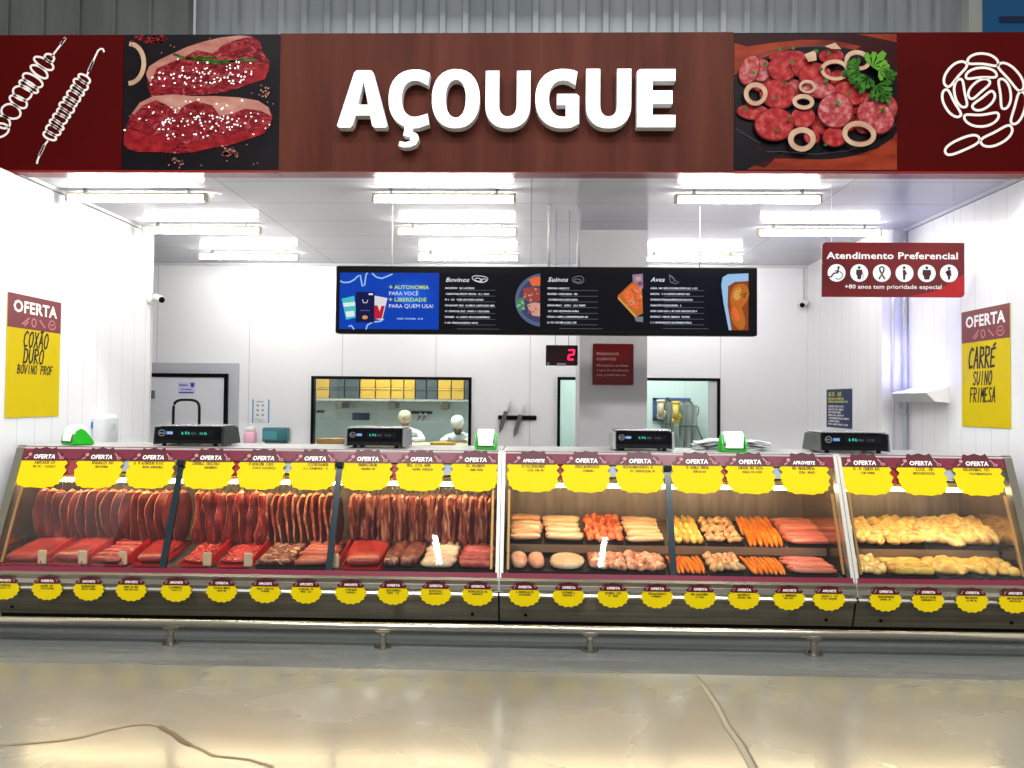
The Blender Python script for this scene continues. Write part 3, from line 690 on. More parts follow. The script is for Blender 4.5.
d.ell(886, 160, 38, 62, E_gold, .3, 18, .05, 3); d.ell(880, 250, 30, 60, E_gold, -.3, 18, .05, 5); d.up(); d.ell(878, 150, 16, 34, E_crust, .3, 12, .1, 8); d.ell(872, 240, 12, 34, E_or, -.35, 12)
for i in range(14): d.ell(R.uniform(880, 915), R.uniform(120, 170), 6, 2, scr('herb', (60, 60, 30)), R.uniform(0, 3), 6)
d.build('screen_print', r4.children[0])

# number display
p, q = at(546, 345, YM+.2), at(577.5, 365.5, YM+.2)
r = empty('queue_display', ((p.x+q.x)/2, YM+.2, q.z), 'small black queue display showing a red number two, hung beside the column', 'display')
b = MB(); b.rbox((p.x, YM+.2, q.z), (q.x, YM+.26, p.z), .006, M_black); b.build('case', r)
b = MB()
for t in (.3, .72): b.tube([(p.x+(q.x-p.x)*t, YM+.23, p.z), (p.x+(q.x-p.x)*t, YM+.23, ZC-.002)], .0025, M_grey, 6)
b.build('hanging_wire', r)
d = Draw(px_frame(495, 128, YM+.1985, 6.4, 485, 335), .0007); d.rect(398, 68, 594, 190, mat('dark red window', (34, 2, 6), .15)); d.up()
E_led = emis('lit red digit', (255, 20, 60), 6.0)
for pts in ([(538, 96), (566, 96)], [(570, 100), (568, 122)], [(562, 127), (541, 127)], [(536, 132), (534, 152)], [(538, 156), (562, 156)]): d.stroke(pts, 9, E_led)
d.up(); d.text('SENHA', 490, 190, 9, mat('grey print', (160, 150, 150), .5), .02, 0, 'CENTER', 60); d.ring(405, 184, 6, 6, 3, mat('grey print', (160, 150, 150)), 0, 12)
d.build('display_face', r)
# hanging preferential sign
YP = 5.62
M_sg = noisy('sign red gradient print', [(0.35, (78, 10, 16)), (0.65, (112, 16, 18))], (1.4, 1, 2), 1, .3)
d = Draw(px_frame(515, 215, YP, 6.206, 810, 235), .0007); s_ = d.fr
pts = [(80, 70), (86, 54), (100, 46), (952, 46), (952, 366), (944, 380), (928, 386), (78, 386)]
P3 = [s_.p(x, y, 0) for x, y in pts]
r = empty('hanging_sign', s_.p(515, 386), 'red hanging priority service sign with six round white pictograms, in front of the right wall', 'sign')
b = MB(); b.extr(P3, (0, .012, 0), M_sg); b.build('board', r)
b = MB()
for x in (140, 890): t = s_.p(x, 50); b.tube([(t.x, YP+.006, t.z), (t.x, YP+.006, ZC-.002)], .0016, M_trim, 5)
b.build('hanging_wire', r)
d.poly([(600, 384), (760, 350), (860, 300), (950, 240), (950, 364), (943, 379), (928, 384)], mat('bright red print', (150, 10, 14), .35)); d.up()
M_tx = mat('pale grey lettering', (222, 216, 218), .5)
d.text('Atendimento Preferencial', 512, 148, 40, M_tx, .022, 0, 'CENTER', 806)
d.text('+80 anos tem prioridade especial', 515, 334, 25, M_tx, .008, 0, 'CENTER', 592)
M_ic = mat('pictogram disc', (206, 214, 214), .5); M_fig = mat('pictogram figure', (58, 8, 22), .5)
for cx in (168, 307, 446, 585, 721, 857): d.ell(cx, 237, 55, 55, M_ic, 0, 32)
d.up()
def person_icon(cx, w, h=1.):
    d.ell(cx, 203, 9, 9, M_fig, 0, 12); d.poly([(cx-w, 216), (cx+w, 216), (cx+w+2, 246), (cx+w-4, 250), (cx+w*.55, 276), (cx-w*.55, 276), (cx-w+4, 250), (cx-w-2, 246)], M_fig)
d.ell(180, 203, 8, 8, M_fig, 0, 12); d.stroke([(178, 214), (176, 236), (150, 240), (134, 262), (122, 262)], 10, M_fig); d.ring(178, 252, 26, 24, 5, M_fig, 0, 20, -1.9, 2.2); d.stroke([(176, 222), (158, 226)], 6, M_fig)
person_icon(307, 18); d.stroke([(330, 232), (330, 276)], 3, M_fig)
d.stroke([(430, 272), (456, 226), (460, 206), (446, 196), (432, 206), (436, 226), (462, 272)], 10, M_fig); d.up(); d.stroke([(436, 258), (446, 240)], 6, mat('ochre', (150, 96, 40))); d.stroke([(456, 262), (450, 250)], 6, mat('moss', (70, 84, 50)))
d.ell(582, 203, 9, 9, M_fig, 0, 12); d.poly([(574, 216), (588, 216), (600, 240), (590, 250), (588, 278), (576, 278)], M_fig)
person_icon(721, 25)
d.ell(857, 205, 9, 9, M_fig, 0, 12); d.ell(846, 232, 12, 9, M_fig, .4, 12); d.poly([(848, 216), (868, 216), (872, 250), (864, 256), (862, 276), (850, 276), (850, 254), (842, 248)], M_fig)
d.build('sign_print', r)
# column notice
YN = 7.145
d = Draw(px_frame(818, 190, YN-.008, 6.4, 485, 335), .0007); s_ = d.fr
r = empty('notice', s_.p(818, 320), 'small square dark red notice on the front of the column', 'sign')
b = MB(); b.extr([s_.p(x, y) for x, y in [(690, 60), (696, 56), (944, 56), (950, 62), (950, 314), (944, 320), (692, 320), (688, 316)]], (0, .0075, 0), mat('notice red', (106, 10, 16), .3)); b.build('board', r)
M_nt = mat('notice lettering', (214, 160, 160), .5)
for i, (t, y, w) in enumerate([('PREZADOS', 128, 140), ('CLIENTES', 162, 122), ('Mantenha na faixa', 202, 200), ('e aguarde atendimento', 232, 206), ('sua preferência', 262, 186)]):
    d.text(t, 714, y, 15 if i < 2 else 14, M_nt, .01, 0, 'LEFT', w)
d.build('notice_print', r)

# ------------------------------------------------------------------ OFERTA wall posters
def poster(X, corners, sgn, name_lb, lines, icons=True):
    tl, tr_, br, bl = [atx(x, y, X) for x, y in corners]
    U = ((tr_-tl)+(br-bl)); wd = U.length/2; U.normalize(); U.z = 0; U.normalize()
    ht = ((tl.z-bl.z)+(tr_.z-br.z))/2; N = Vector((sgn, 0, 0))
    c = (tl+tr_+br+bl)/4; s = wd/100.
    # frame units: width 100, height 100*ht/wd
    hh = ht/s
    f_ = Fr(c+N*.006, U, (0, 0, -1), N, s, 50, hh/2)
    r = empty('poster', (c.x, c.y, c.z-ht/2), name_lb, 'poster')
    b = MB(); b.extr([f_.p(x, y) for x, y in [(0, 0), (100, 0), (100, hh), (0, hh)]], N*-.003, M_yellow); b.build('sheet', r)
    d = Draw(f_, .0005); k = hh*.275
    d.rect(0, 0, 100, k, mat('poster maroon', (112, 34, 42), .4)); d.up()
    d.text('OFERTA', 50, k*.52, k*.33, M_print, .035, 0, 'CENTER', 82)
    d.stroke([(26, k*.86), (38, k*.66)], 2, M_pink); d.stroke([(30, k*.9), (36, k*.78)], 2, M_pink); d.ring(47, k*.78, 4, 5, 1.8, M_pink, 0, 12); d.stroke([(58, k*.68), (68, k*.88)], 2, M_pink); d.ring(82, k*.78, 7, 5, 1.6, M_pink, 0, 14, 0, PI*1.1); d.ring(82, k*.7, 5, 3, 1.4, M_pink, 0, 12)
    d.build('header', r)
    d = Draw(f_, .0011)
    for (t, x, y, h_, lw, ad) in lines: d.hand(t, x, k+y, h_, M_ink if h_ > 12 else M_inkink, lw, ad)
    d.build('marker_writing', r)
M_inkink = mat('brown marker ink', (66, 44, 10), .6)
poster(XL+.001, [(7, 291.5), (60.5, 303), (58, 417), (4.5, 417)], 1, 'yellow oferta poster handwritten coxão duro on the left wall', [('COXÃO', 52, 22, 19, 2.5, .50), ('DURO', 48, 42, 18, 2.5, .54), ('BOVINO PROF', 52, 55, 10.5, 1.7, .58)])
poster(XR-.001, [(962, 312.5), (1010, 303), (1012, 428), (963, 427)], -1, 'yellow oferta poster handwritten carré suino frimesa on the right wall', [('CARRÉ', 44, 34, 26, 3.2, .44), ('SUINO', 45, 56, 17, 2.2, .48), ('FRIMESA', 45, 78, 18, 2.2, .43)])

# ------------------------------------------------------------------ wall things
def scr_lines(d, x0, y0, w, n, dy, h, m_, seed):
    for i in range(n): d.scribble(x0, y0+i*dy, w*random.uniform(.7, 1), h, m_, seed+i, h*.3)
# navy poster on side wall
p, q = atx(826.5, 391, XS-.004), atx(852, 429, XS-.004); p.z = atx(840, 389, XS).z
f_ = Fr(((p+q)/2), (0, -1, 0), (0, 0, -1), (-1, 0, 0), abs(p.y-q.y)/100, 50, 50); hh = (p.z-q.z)/f_.s/2
r = empty('poster', (XS-.004, (p.y+q.y)/2, q.z), 'small navy blue information poster low on the back side wall', 'poster')
b = MB(); b.extr([f_.p(x, 50+y) for x, y in [(0, -hh), (100, -hh), (100, hh), (0, hh)]], (.003, 0, 0), mat('navy print', (30, 52, 108), .5)); b.build('sheet', r)
d = Draw(f_, .0006); d.scribble(10, 50-hh+11, 50, 6, mat('yellow print', (206, 206, 70)), 1, 1.6)
d.build('poster_heading', r); d = Draw(f_, .0006)
for i in range(9): d.scribble(8, 50-hh+(17 if i < 2 else 20)+i*hh*.155, [60, 76, 60, 60, 50, 60, 80, 44, 76][i], 2.6, mat('yellow print', (206, 206, 70)) if i < 2 else M_tx, 9+i, .9)
d.build('poster_print', r)
# notice sheet on back wall
p, q = at(252, 399, YB-.004), at(270, 423, YB-.004); w_, h_ = q.x-p.x, p.z-q.z
r = empty('notice_sheet', ((p.x+q.x)/2, YB-.003, q.z), 'white paper notice with pale blue side bands on the back wall', 'notice')
b = MB(); b.box((p.x, YB-.005, q.z), (q.x, YB-.001, p.z), M_paper); b.build('sheet', r)
d = Draw(Fr((p.x, YB-.0052, p.z), (1, 0, 0), (0, 0, -1), (0, -1, 0), w_/100), .0005)
M_band = mat('blue band', (92, 160, 210), .5); M_faint = mat('faint grey print', (168, 176, 186), .5)
d.rect(2, 2, 10, 128, M_band); d.rect(88, 2, 96, 128, M_band); scr_lines(d, 24, 18, 50, 1, 10, 8, M_faint, 2)
for i in range(6): d.ell(32+(i % 2)*28, 34+(i//2)*26, 8, 7, M_faint, 0, 10)
d.up(); scr_lines(d, 20, 112, 60, 2, 11, 6, M_faint, 5); d.build('notice_print', r)
# sticker on door
p, q = at(178, 382, YB-.075), at(195, 393.5, YB-.075)
r = empty('sticker', ((p.x+q.x)/2, YB-.0715, q.z), 'small lilac sticker with blue print on the cold room door', 'sticker')
b = MB(); b.box((p.x, YB-.0735, q.z), (q.x, YB-.0706, p.z), mat('lilac sticker', (206, 208, 242), .4)); b.build('label_sheet', r)
d = Draw(Fr((p.x, YB-.0737, p.z), (1, 0, 0), (0, 0, -1), (0, -1, 0), (q.x-p.x)/100), .0005); M_bl = mat('blue print', (60, 60, 160), .5)
d.rect(6, 56, 90, 64, M_bl); d.poly([(72, 4), (96, 4), (94, 24), (84, 32), (74, 24)], M_bl); d.scribble(10, 22, 52, 9, M_bl, 3, 3); d.scribble(16, 46, 66, 7, M_bl, 4, 2); d.build('sticker_print', r)
# pink soap dispenser and teal towel dispenser on the back wall
p, q = at(243, 427, YB-.1), at(254.5, 447, YB-.1)
r = empty('soap_dispenser', ((p.x+q.x)/2, YB, q.z), 'small pink soap dispenser on the back wall beside the teal dispenser', 'soap dispenser')
M_pk = mat('pink soap', (244, 190, 206), .25); cx = (p.x+q.x)/2
b = MB(); b.rbox((cx-.07, YB-.10, q.z+.04), (cx+.07, YB-.001, p.z-.05), .03, M_pk); b.build('tank', r, smooth='auto')
b = MB(); b.rbox((cx-.06, YB-.095, p.z-.06), (cx+.06, YB-.001, p.z), .028, M_white); b.build('lid', r, smooth='auto')
b = MB(); b.rbox((cx-.035, YB-.115, q.z), (cx+.035, YB-.03, q.z+.05), .012, M_pk); b.build('push_bar', r, smooth='auto')
p, q = at(262.5, 427.5, YB-.12), at(287, 442, YB-.12)
r = empty('towel_dispenser', ((p.x+q.x)/2, YB, q.z), 'teal box paper towel dispenser on the back wall left of the long window', 'towel dispenser')
b = MB(); b.rbox((p.x, YB-.14, q.z), (q.x, YB-.001, p.z), .02, mat('teal plastic', (58, 112, 118), .2)); b.build('cover', r, smooth='auto')
b = MB(); b.box((p.x+.03, YB-.12, q.z-.04), (q.x-.03, YB-.001, q.z+.005), M_grey); b.build('outlet', r)
b = MB(); b.box((p.x+.01, YB-.1415, q.z+.03), (q.x-.12, YB-.1395, q.z+.13), mat('teal window', (70, 140, 146), .1)); b.build('window', r)
# white dispenser on the left wall
p, q = atx(101, 412, XL), atx(118, 446, XL); ya, yb_ = 6.32, 6.56; zt, zb_ = atx(110, 412, XL+.1).z, atx(110, 446, XL+.1).z
r = empty('soap_dispenser', (XL, 6.44, zb_), 'white rounded dispenser mounted on the left wall behind the counter', 'soap dispenser')
b = MB(); b.rbox((XL+.001, ya, zb_), (XL+.13, yb_, zt-.02), .045, mat('off white plastic', (206, 208, 210), .35), seg=5); b.build('tank', r, smooth='auto')
b = MB(); b.rbox((XL+.11, ya+.08, zt-.16), (XL+.135, yb_-.08, zt-.10), .01, mat('clear grey window', (190, 195, 198), .1)); b.build('window', r)
b = MB(); b.rbox((XL+.02, ya+.07, zb_-.012), (XL+.10, yb_-.07, zb_+.01), .006, M_grey); b.build('nozzle', r)
p, q = atx(91, 422, XL), atx(98.5, 428, XL)
r = empty('sticker', (XL+.002, (p.y+q.y)/2, q.z), 'tiny bright blue sticker on the left wall by the white dispenser', 'sticker')
b = MB(); b.box((XL+.0005, p.y, q.z), (XL+.003, q.y, p.z), mat('bright blue sticker', (28, 140, 214), .4)); b.build('label_sheet', r)
b = MB(); b.box((XL+.003, p.y+.03, (p.z+q.z)/2-.008), (XL+.0035, q.y-.03, (p.z+q.z)/2+.008), M_print); b.build('printed_line', r)
# security cameras
def camera(pos, out, aim, lb):
    pos = Vector(pos); out = Vector(out); aim = Vector(aim).normalized()
    r = empty('security_camera', pos, lb, 'security camera')
    q_ = out.to_track_quat('Z', 'Y').to_matrix().to_4x4()
    b = MB(); b.lathe([(.05, .001), (.05, .02), (.03, .03), (.016, .035)], M_white, 18, Matrix.Translation(pos) @ q_); b.build('mount', r, smooth='auto')
    c = pos+out*.10+Vector((0, 0, .01)); b = MB(); b.tube([pos+out*.02, pos+out*.08, c], .012, M_white, 8); b.build('arm', r, smooth=True)
    k = aim.to_track_quat('Z', 'Y').to_matrix().to_4x4()
    b = MB(); b.lathe([(.02, -.09), (.034, -.08), (.036, .07), (.033, .085)], M_white, 18, Matrix.Translation(c) @ k); b.build('body', r, smooth='auto')
    b = MB(); b.lathe([(.029, .0855), (.029, .092), (.012, .094)], M_blackgloss, 16, Matrix.Translation(c) @ k); b.build('lens', r, smooth='auto')
q = atx(143, 301, XL); camera((XL, 7.25, at(148, 299.5, 7.25).z), (1, 0, 0), (.75, -.7, -.25), 'white bullet security camera at the corner of the left wall')
q = at(806, 307, YB); camera((q.x-.06, YB, q.z+.02), (0, -1, 0), (-.55, -.8, -.35), 'white security camera on the back wall below a thin conduit')
r = tag(MB().tube([(q.x-.03, YB-.014, q.z+.06), (q.x-.03, YB-.014, ZC-.032)], .012, M_trim, 8).build('conduit', smooth=True), 'thin white conduit from the ceiling down to the security camera on the back wall', 'conduit')
b = MB()
xr_ = XR-.03
b.tube([(xr_, YS-.05, .02), (xr_, YS-.05, ZC-.03)], .022, mat('grey white conduit', (190, 194, 206), .4), 10)
b.tube([(xr_-.10, YS-.03, .02), (xr_-.10, YS-.03, ZC-.002)], .012, M_trim, 8)
tag(b.build('conduit', smooth=True), 'pair of vertical conduits in the corner of the right wall behind the insect lamp', 'conduit')
# insect lamp
y0, y1 = 6.38, 6.98; zq = atx(915, 396, XR).z
r = empty('insect_lamp', (XR, (y0+y1)/2, zq-.05), 'white insect lamp with violet glow on the right wall', 'insect lamp')
b = MB(); b.extr([(XR-.001, y0, zq-.06), (XR-.12, y0, zq-.05), (XR-.20, y0, zq+.02), (XR-.19, y0, zq+.025), (XR-.115, y0, zq-.04), (XR-.012, y0, zq-.048), (XR-.012, y0, zq+.07), (XR-.001, y0, zq+.07)], (0, y1-y0, 0), M_white); b.build('tray', r)
for yy in (y0-.012, y1): b = MB(); b.extr([(XR-.001, yy, zq-.062), (XR-.12, yy, zq-.052), (XR-.20, yy, zq+.025), (XR-.06, yy, zq+.055), (XR-.001, yy, zq+.08)], (0, .012, 0), M_white); b.build('end_plate', r)
b = MB(); b.tube([(XR-.07, y0+.02, zq), (XR-.07, y1-.02, zq)], .014, emis('violet tube', (130, 130, 255), 30), 10); b.build('uv_tube', r, smooth=True)
b = MB(); b.tube([(XR-.10, y1+.02, zq+.01), (XR-.13, y1+.05, zq-.01), (XR-.10, y1+.06, zq-.10), (XR-.06, y1+.03, zq-.16), (XR-.04, y1+.02, zq-.05)], .007, M_white, 6); b.build('cable', r, smooth=True)
# knife rack on the back wall
p, q = at(498, 417.5, YB-.03), at(536.5, 417.5, YB-.03)
r = empty('knife_rack', ((p.x+q.x)/2, YB, p.z), 'black magnetic knife bar on the back wall between the two windows', 'knife rack')
b = MB(); b.rbox((p.x, YB-.03, p.z-.027), (q.x, YB-.001, p.z+.027), .011, M_black, seg=3); b.build('bar', r, smooth='auto')
def knife(h0, h1, tip, lb, Yk=YB-.045, w=.026):
    H0, H1, T = at(*h0, Yk), at(*h1, Yk), at(*tip, Yk)
    r = empty('knife', T, lb, 'knife', 'knives on the black magnetic bar')
    b = MB(); b.tube([H0, H0+(H1-H0)*.08, H0+(H1-H0)*.5, H0+(H1-H0)*.9, H1], [.016, .026, .022, .026, .020], mat('white knife handle', (236, 238, 240), .35), 10); b.build('handle', r, smooth=True)
    a = (T-H1).normalized(); n_ = a.cross(Vector((0, 1, 0))).normalized()
    P = [H1+n_*w, H1+(T-H1)*.75+n_*w, T, H1+(T-H1)*.7-n_*w, H1-n_*w]
    b = MB(); b.extr([v+Vector((0, -.002, 0)) for v in P], (0, .004, 0), mat('knife steel', (140, 134, 130), .3, .8)); b.build('blade', r)
knife((509.5, 400.5), (506, 411.5), (499, 434), 'left one of two white handled knives hanging on the black magnetic bar')
knife((523.5, 403.5), (520.5, 415), (513.5, 438), 'right one of two white handled knives hanging on the black magnetic bar')

# ------------------------------------------------------------------ prep room contents
YK = 10.95
M_ycr = mat('yellow crate', (196, 152, 56), .5); M_kcr = mat('dark grey crate', (66, 72, 76), .5)
zs = at(390, 399, YK).z
r = empty('wall_shelf', (at(390, 400, YK).x, 11.5, zs), 'long steel shelf high on the prep room wall under the stacked crates', 'shelf')
b = MB(); b.box((at(300, 400, YK).x, YK-.05, zs-.03), (at(480, 400, YK).x, 11.49, zs), M_alu); b.build('shelf_board', r)
for px in (338, 391, 444):
    q = at(px, 405, YK); b = MB(); b.box((q.x-.05, YK+.05, zs-.16), (q.x+.05, YK+.08, zs-.031), M_steeldark); b.box((q.x-.03, YK+.08, zs-.14), (q.x+.03, 11.49, zs-.06), M_steeldark); b.build('bracket', r)
crates = [(316, 329, 'y'), (329.5, 344, 'k'), (344.5, 359, 'k'), (360, 375, 'y'), (375.5, 390.5, 'y'), (391, 403.5, 'y'), (404, 415, 'y'), (415.5, 426, 'k'), (426.5, 437.5, 'k'), (438, 451, 'y'), (451.5, 464, 'y'), (464.5, 471, 'k')]
ords = ['first', 'second', 'third', 'fourth', 'fifth', 'sixth', 'seventh', 'eighth', 'ninth', 'tenth', 'eleventh', 'twelfth']
hc = (at(390, 377, YK).z-zs)/2-.004
for i, (x0, x1, c_) in enumerate(crates):
    a0, a1 = at(x0, 390, YK).x+.004, at(x1, 390, YK).x-.004; M_ = M_ycr if c_ == 'y' else M_kcr
    for j in range(2):
        z0 = zs+.001+j*(hc+.003); z1 = z0+hc
        r = empty('crate', ((a0+a1)/2, YK+.16, z0), ('%s plastic crate on the prep room shelf, %s row, %s from the left' % ('yellow' if c_ == 'y' else 'dark grey', ['bottom', 'top'][j], ords[i])), 'crate', 'crates on the prep room shelf')
        b = MB(); b.rbox((a0, YK, z0), (a1, YK+.36, z1-.02), .008, M_, seg=2); b.build('body', r)
        b = MB(); b.rbox((a0-.002, YK-.008, z1-.026), (a1+.002, YK+.368, z1), .006, M_, seg=2); b.build('rim', r)
# small wall items
def bar(px0, px1, py, Y, lb, nm, m_=M_black, h=.02):
    p, q = at(px0, py, Y), at(px1, py, Y); r = tag(MB().rbox((p.x, 11.46, p.z-h), (q.x, 11.5-.001, p.z+h), .006, m_).build(nm), lb, nm.replace('_', ' ')); return r
bar(316, 324, 411.5, 11.45, 'short black knife bar at the left edge of the prep room wall', 'knife_rack')
bar(411, 432, 412.5, 11.45, 'black knife bar on the prep room wall behind the worker in the cap', 'knife_rack')
r = bar(352, 369, 416.5, 11.45, 'narrow grey label holder with blue print on the prep room wall', 'label_holder', mat('slate label', (62, 76, 104), .5), .055)
def farknife(x, lb):
    h, t = at(x+4, 413, 11.43), at(x, 422, 11.43)
    r = empty('knife', t, lb, 'knife')
    b = MB(); b.tube([h, h+(t-h)*.3], .018, M_white, 8); b.build('handle', r, smooth=True)
    b = MB(); m1 = h+(t-h)*.3; b.extr([m1+Vector((-.02, 0, 0)), m1+Vector((.03, 0, 0)), t], (0, .006, 0), mat('knife steel', (140, 134, 130))); b.build('blade', r)
farknife(417, 'knife on the far prep room bar nearest the cap'); farknife(422, 'second knife on the far prep room bar')
# work tables
M_ttop = noisy('cutting board top', [(0.3, (206, 178, 140)), (0.7, (232, 214, 184))], (3, 3, 3), 3, .5)
def table(x0, x1, y0, y1, z, lb, top=M_ttop):
    r = empty('work_table', ((x0+x1)/2, (y0+y1)/2, 0), lb, 'table')
    b = MB(); b.rbox((x0, y0, z-.04), (x1, y1, z), .008, top); b.build('tabletop', r)
    b = MB(); b.box((x0+.05, y0+.05, .25), (x1-.05, y1-.05, .28), M_steeldark); b.build('undershelf', r)
    for xx in (x0+.05, x1-.09):
        for yy in (y0+.05, y1-.09): b = MB(); b.box((xx, yy, 0), (xx+.04, yy+.04, z-.04), M_steel); b.build('leg', r)
    return r
table(-2.95, -.6, 9.75, 10.55, 1.0, 'prep room work table with pale cutting board top behind the long window')
table(.6, 1.9, 10.9, 11.4, .9, 'prep room side table behind the right window', M_steel)
r = empty('cutting_board', (-1.2, 9.95, 1.0), 'yellow cutting board on the prep room table', 'cutting board'); b = MB(); b.rbox((-1.32, 9.8, 1.001), (-1.0, 10.1, 1.04), .008, M_ycr); b.build('board', r)
b = MB(); b.rbox((-1.04, 9.93, 1.0405), (-1.01, 9.97, 1.046), .002, M_kcr); b.build('grip', r)
r = empty('cardboard_box', (-2.62, 10.0, 1.0), 'low cardboard box on the left end of the prep room table', 'box')
b = MB(); b.box((-2.85, 9.85, 1.001), (-2.45, 10.15, 1.07), mat('cardboard', (168, 122, 76), .7)); b.build('body', r)
b = MB(); b.box((-2.66, 9.848, 1.0705), (-2.62, 10.152, 1.0725), mat('packing tape', (206, 190, 150), .3)); b.build('tape', r)
# aprons behind the right window
YA = 11.3
def pc(x, y): return (650+x/12.8, 390+y/12.8)
p, q = at(*pc(40, 100), 11.45), at(*pc(520, 400), 11.45)
r = empty('hook_board', ((p.x+q.x)/2, 11.5, q.z), 'blue framed hook board on the prep room wall behind grey aprons', 'hook board')
b = MB(); M_bf = mat('slate blue frame', (58, 84, 128), .5)
b.box((p.x, 11.46, q.z), (p.x+.06, 11.499, p.z), M_bf); b.box((p.x, 11.46, p.z-.04), (q.x, 11.499, p.z), M_bf); b.box((p.x, 11.46, q.z), (p.x+.3, 11.499, q.z+.05), M_bf); b.build('frame', r)
b = MB(); b.box((p.x+.06, 11.485, q.z+.05), (q.x-.06, 11.499, p.z-.04), mat('pale board', (206, 208, 196), .5)); b.build('backing', r)
M_apr = noisy('grey apron', [(0.3, (112, 116, 110)), (0.7, (146, 150, 142))], (6, 6, 2), 3, .6)
def apron(x0, x1, y0, y1, Y, lb):
    P, Q = at(*pc(x0, y0), Y), at(*pc(x1, y1), Y); w = Q.x-P.x; h = P.z-Q.z; nx, nz = 16, 20; vs = []; fs = []
    for j in range(nz+1):
        v = j/nz; half = .5*(.8+.2*min(1, v/.06))
        for i in range(nx+1):
            u = (i/nx-.5)*2*half+.5
            vs.append((P.x+u*w, Y+.022*math.sin(u*16+v*2)*(.3+v)-.02*(1-abs(2*u-1)), P.z-h*v))
    fs = [(j*(nx+1)+i, j*(nx+1)+i+1, (j+1)*(nx+1)+i+1, (j+1)*(nx+1)+i) for j in range(nz) for i in range(nx)]
    r = empty('apron', (P.x+w/2, Y, P.z-h), lb, 'apron', 'grey aprons hanging in the prep room')
    b = MB(); b.add(vs, fs, M_apr); b.add([(x, y+.012, z) for x, y, z in vs], [f[::-1] for f in fs], M_apr); b.build('cloth', r, smooth=True)
    b = MB(); b.tube([(P.x+w*.25, Y, P.z), (P.x+w*.4, Y+.03, P.z+.06), (P.x+w*.6, Y+.03, P.z+.06), (P.x+w*.75, Y, P.z)], .012, M_kcr, 6); b.build('neck_strap', r, smooth=True)
    b = MB(); b.box((P.x+w*.05, Y-.05, P.z-h*.5-.012), (P.x+w*.95, Y-.042, P.z-h*.5+.012), M_kcr); b.build('waist_band', r)
apron(155, 300, 150, 720, 11.38, 'grey apron hanging further left, on the blue hook board'); apron(375, 598, 185, 740, 11.25, 'larger grey apron hanging in front at the right of the blue hook board')
def glove(x, y, h, Y, lb, m_):
    P = at(*pc(x, y), Y); r = empty('glove', (P.x, Y, P.z-h), lb, 'glove')
    b = MB(); b.tube([(P.x, Y, P.z), (P.x, Y, P.z-h*.35), (P.x-.005, Y, P.z-h*.7)], [.06, .045, .055], m_, 10)
    for k in range(4): xx = P.x-.045+k*.03; b.tube([(xx, Y, P.z-h*.66), (xx, Y-.01, P.z-h*(.9+.05*(k in (1, 2))))], [.016, .012], m_, 7)
    b.tube([(P.x+.04, Y, P.z-h*.5), (P.x+.085, Y, P.z-h*.66)], [.018, .012], m_, 7); b.build('hand', r, smooth=True)
    b = MB(); b.lathe([(.064, 0), (.066, .02), (.064, .04)], m_, 14, Matrix.Translation((P.x, Y, P.z-.02))); b.build('cuff', r, smooth=True)
glove(140, 140, .30, 11.32, 'cream glove hanging left of the aprons', mat('cream rubber', (228, 200, 170), .5)); glove(335, 160, .34, 11.15, 'yellow glove hanging between the two grey aprons', mat('yellow rubber', (234, 196, 84), .5))
b = MB(); b.tube([at(*pc(x, y), 11.4) for x, y in [(590, 200), (622, 230), (618, 290), (592, 350), (600, 460), (640, 570), (700, 680)]], .012, mat('grey hose', (120, 128, 126), .5), 8)
tag(b.build('hose', smooth=True), 'thin grey hose curving down beside the aprons', 'hose')
# ------------------------------------------------------------------ DISPLAY COUNTERS
G0 = Vector((0, 5.0, .42)); G1 = Vector((0, 5.30, 1.235))       # glass foot and head
GS = (G1-G0); GL = GS.length; GS.normalize(); GN = Vector((0, -GS.z, GS.y)); GN.normalize()
def gp(x, s, n=0.): return Vector((x, 0, 0))+G0+GS*s+GN*n       # point on the glass plane
def ghit(px, py): 
    h = hit(px, py, G0, GN); return h.x, (h-G0).dot(GS)
JX = [-3.715, -2.49, -1.35, -.196, .972, 2.168, 3.385]
M_int = noisy('bronze steel interior', [(0.3, (120, 106, 96)), (0.7, (150, 136, 124))], (16, 2, 2), 3, .38, .7)
M_side = mat('mirror steel side', (170, 156, 142), .12, .95)
M_tubew = emis('warm case tube', (255, 222, 168), 48)
M_deck = mat('deck steel', (120, 112, 104), .3, .7)
M_lab_r = mat('red shelf card', (190, 14, 28), .4); M_lab_w = mat('pale shelf card', (206, 208, 222), .4)
DECK0, DECK1 = (5.055, .432), (5.56, .505)     # (Y, z) of the deck front and back
SH0, SH1 = (5.40, .562), (5.83, .672)
def plane_pt(P0, P1, x, t): return Vector((x, P0[0]+(P1[0]-P0[0])*t, P0[1]+(P1[1]-P0[1])*t))
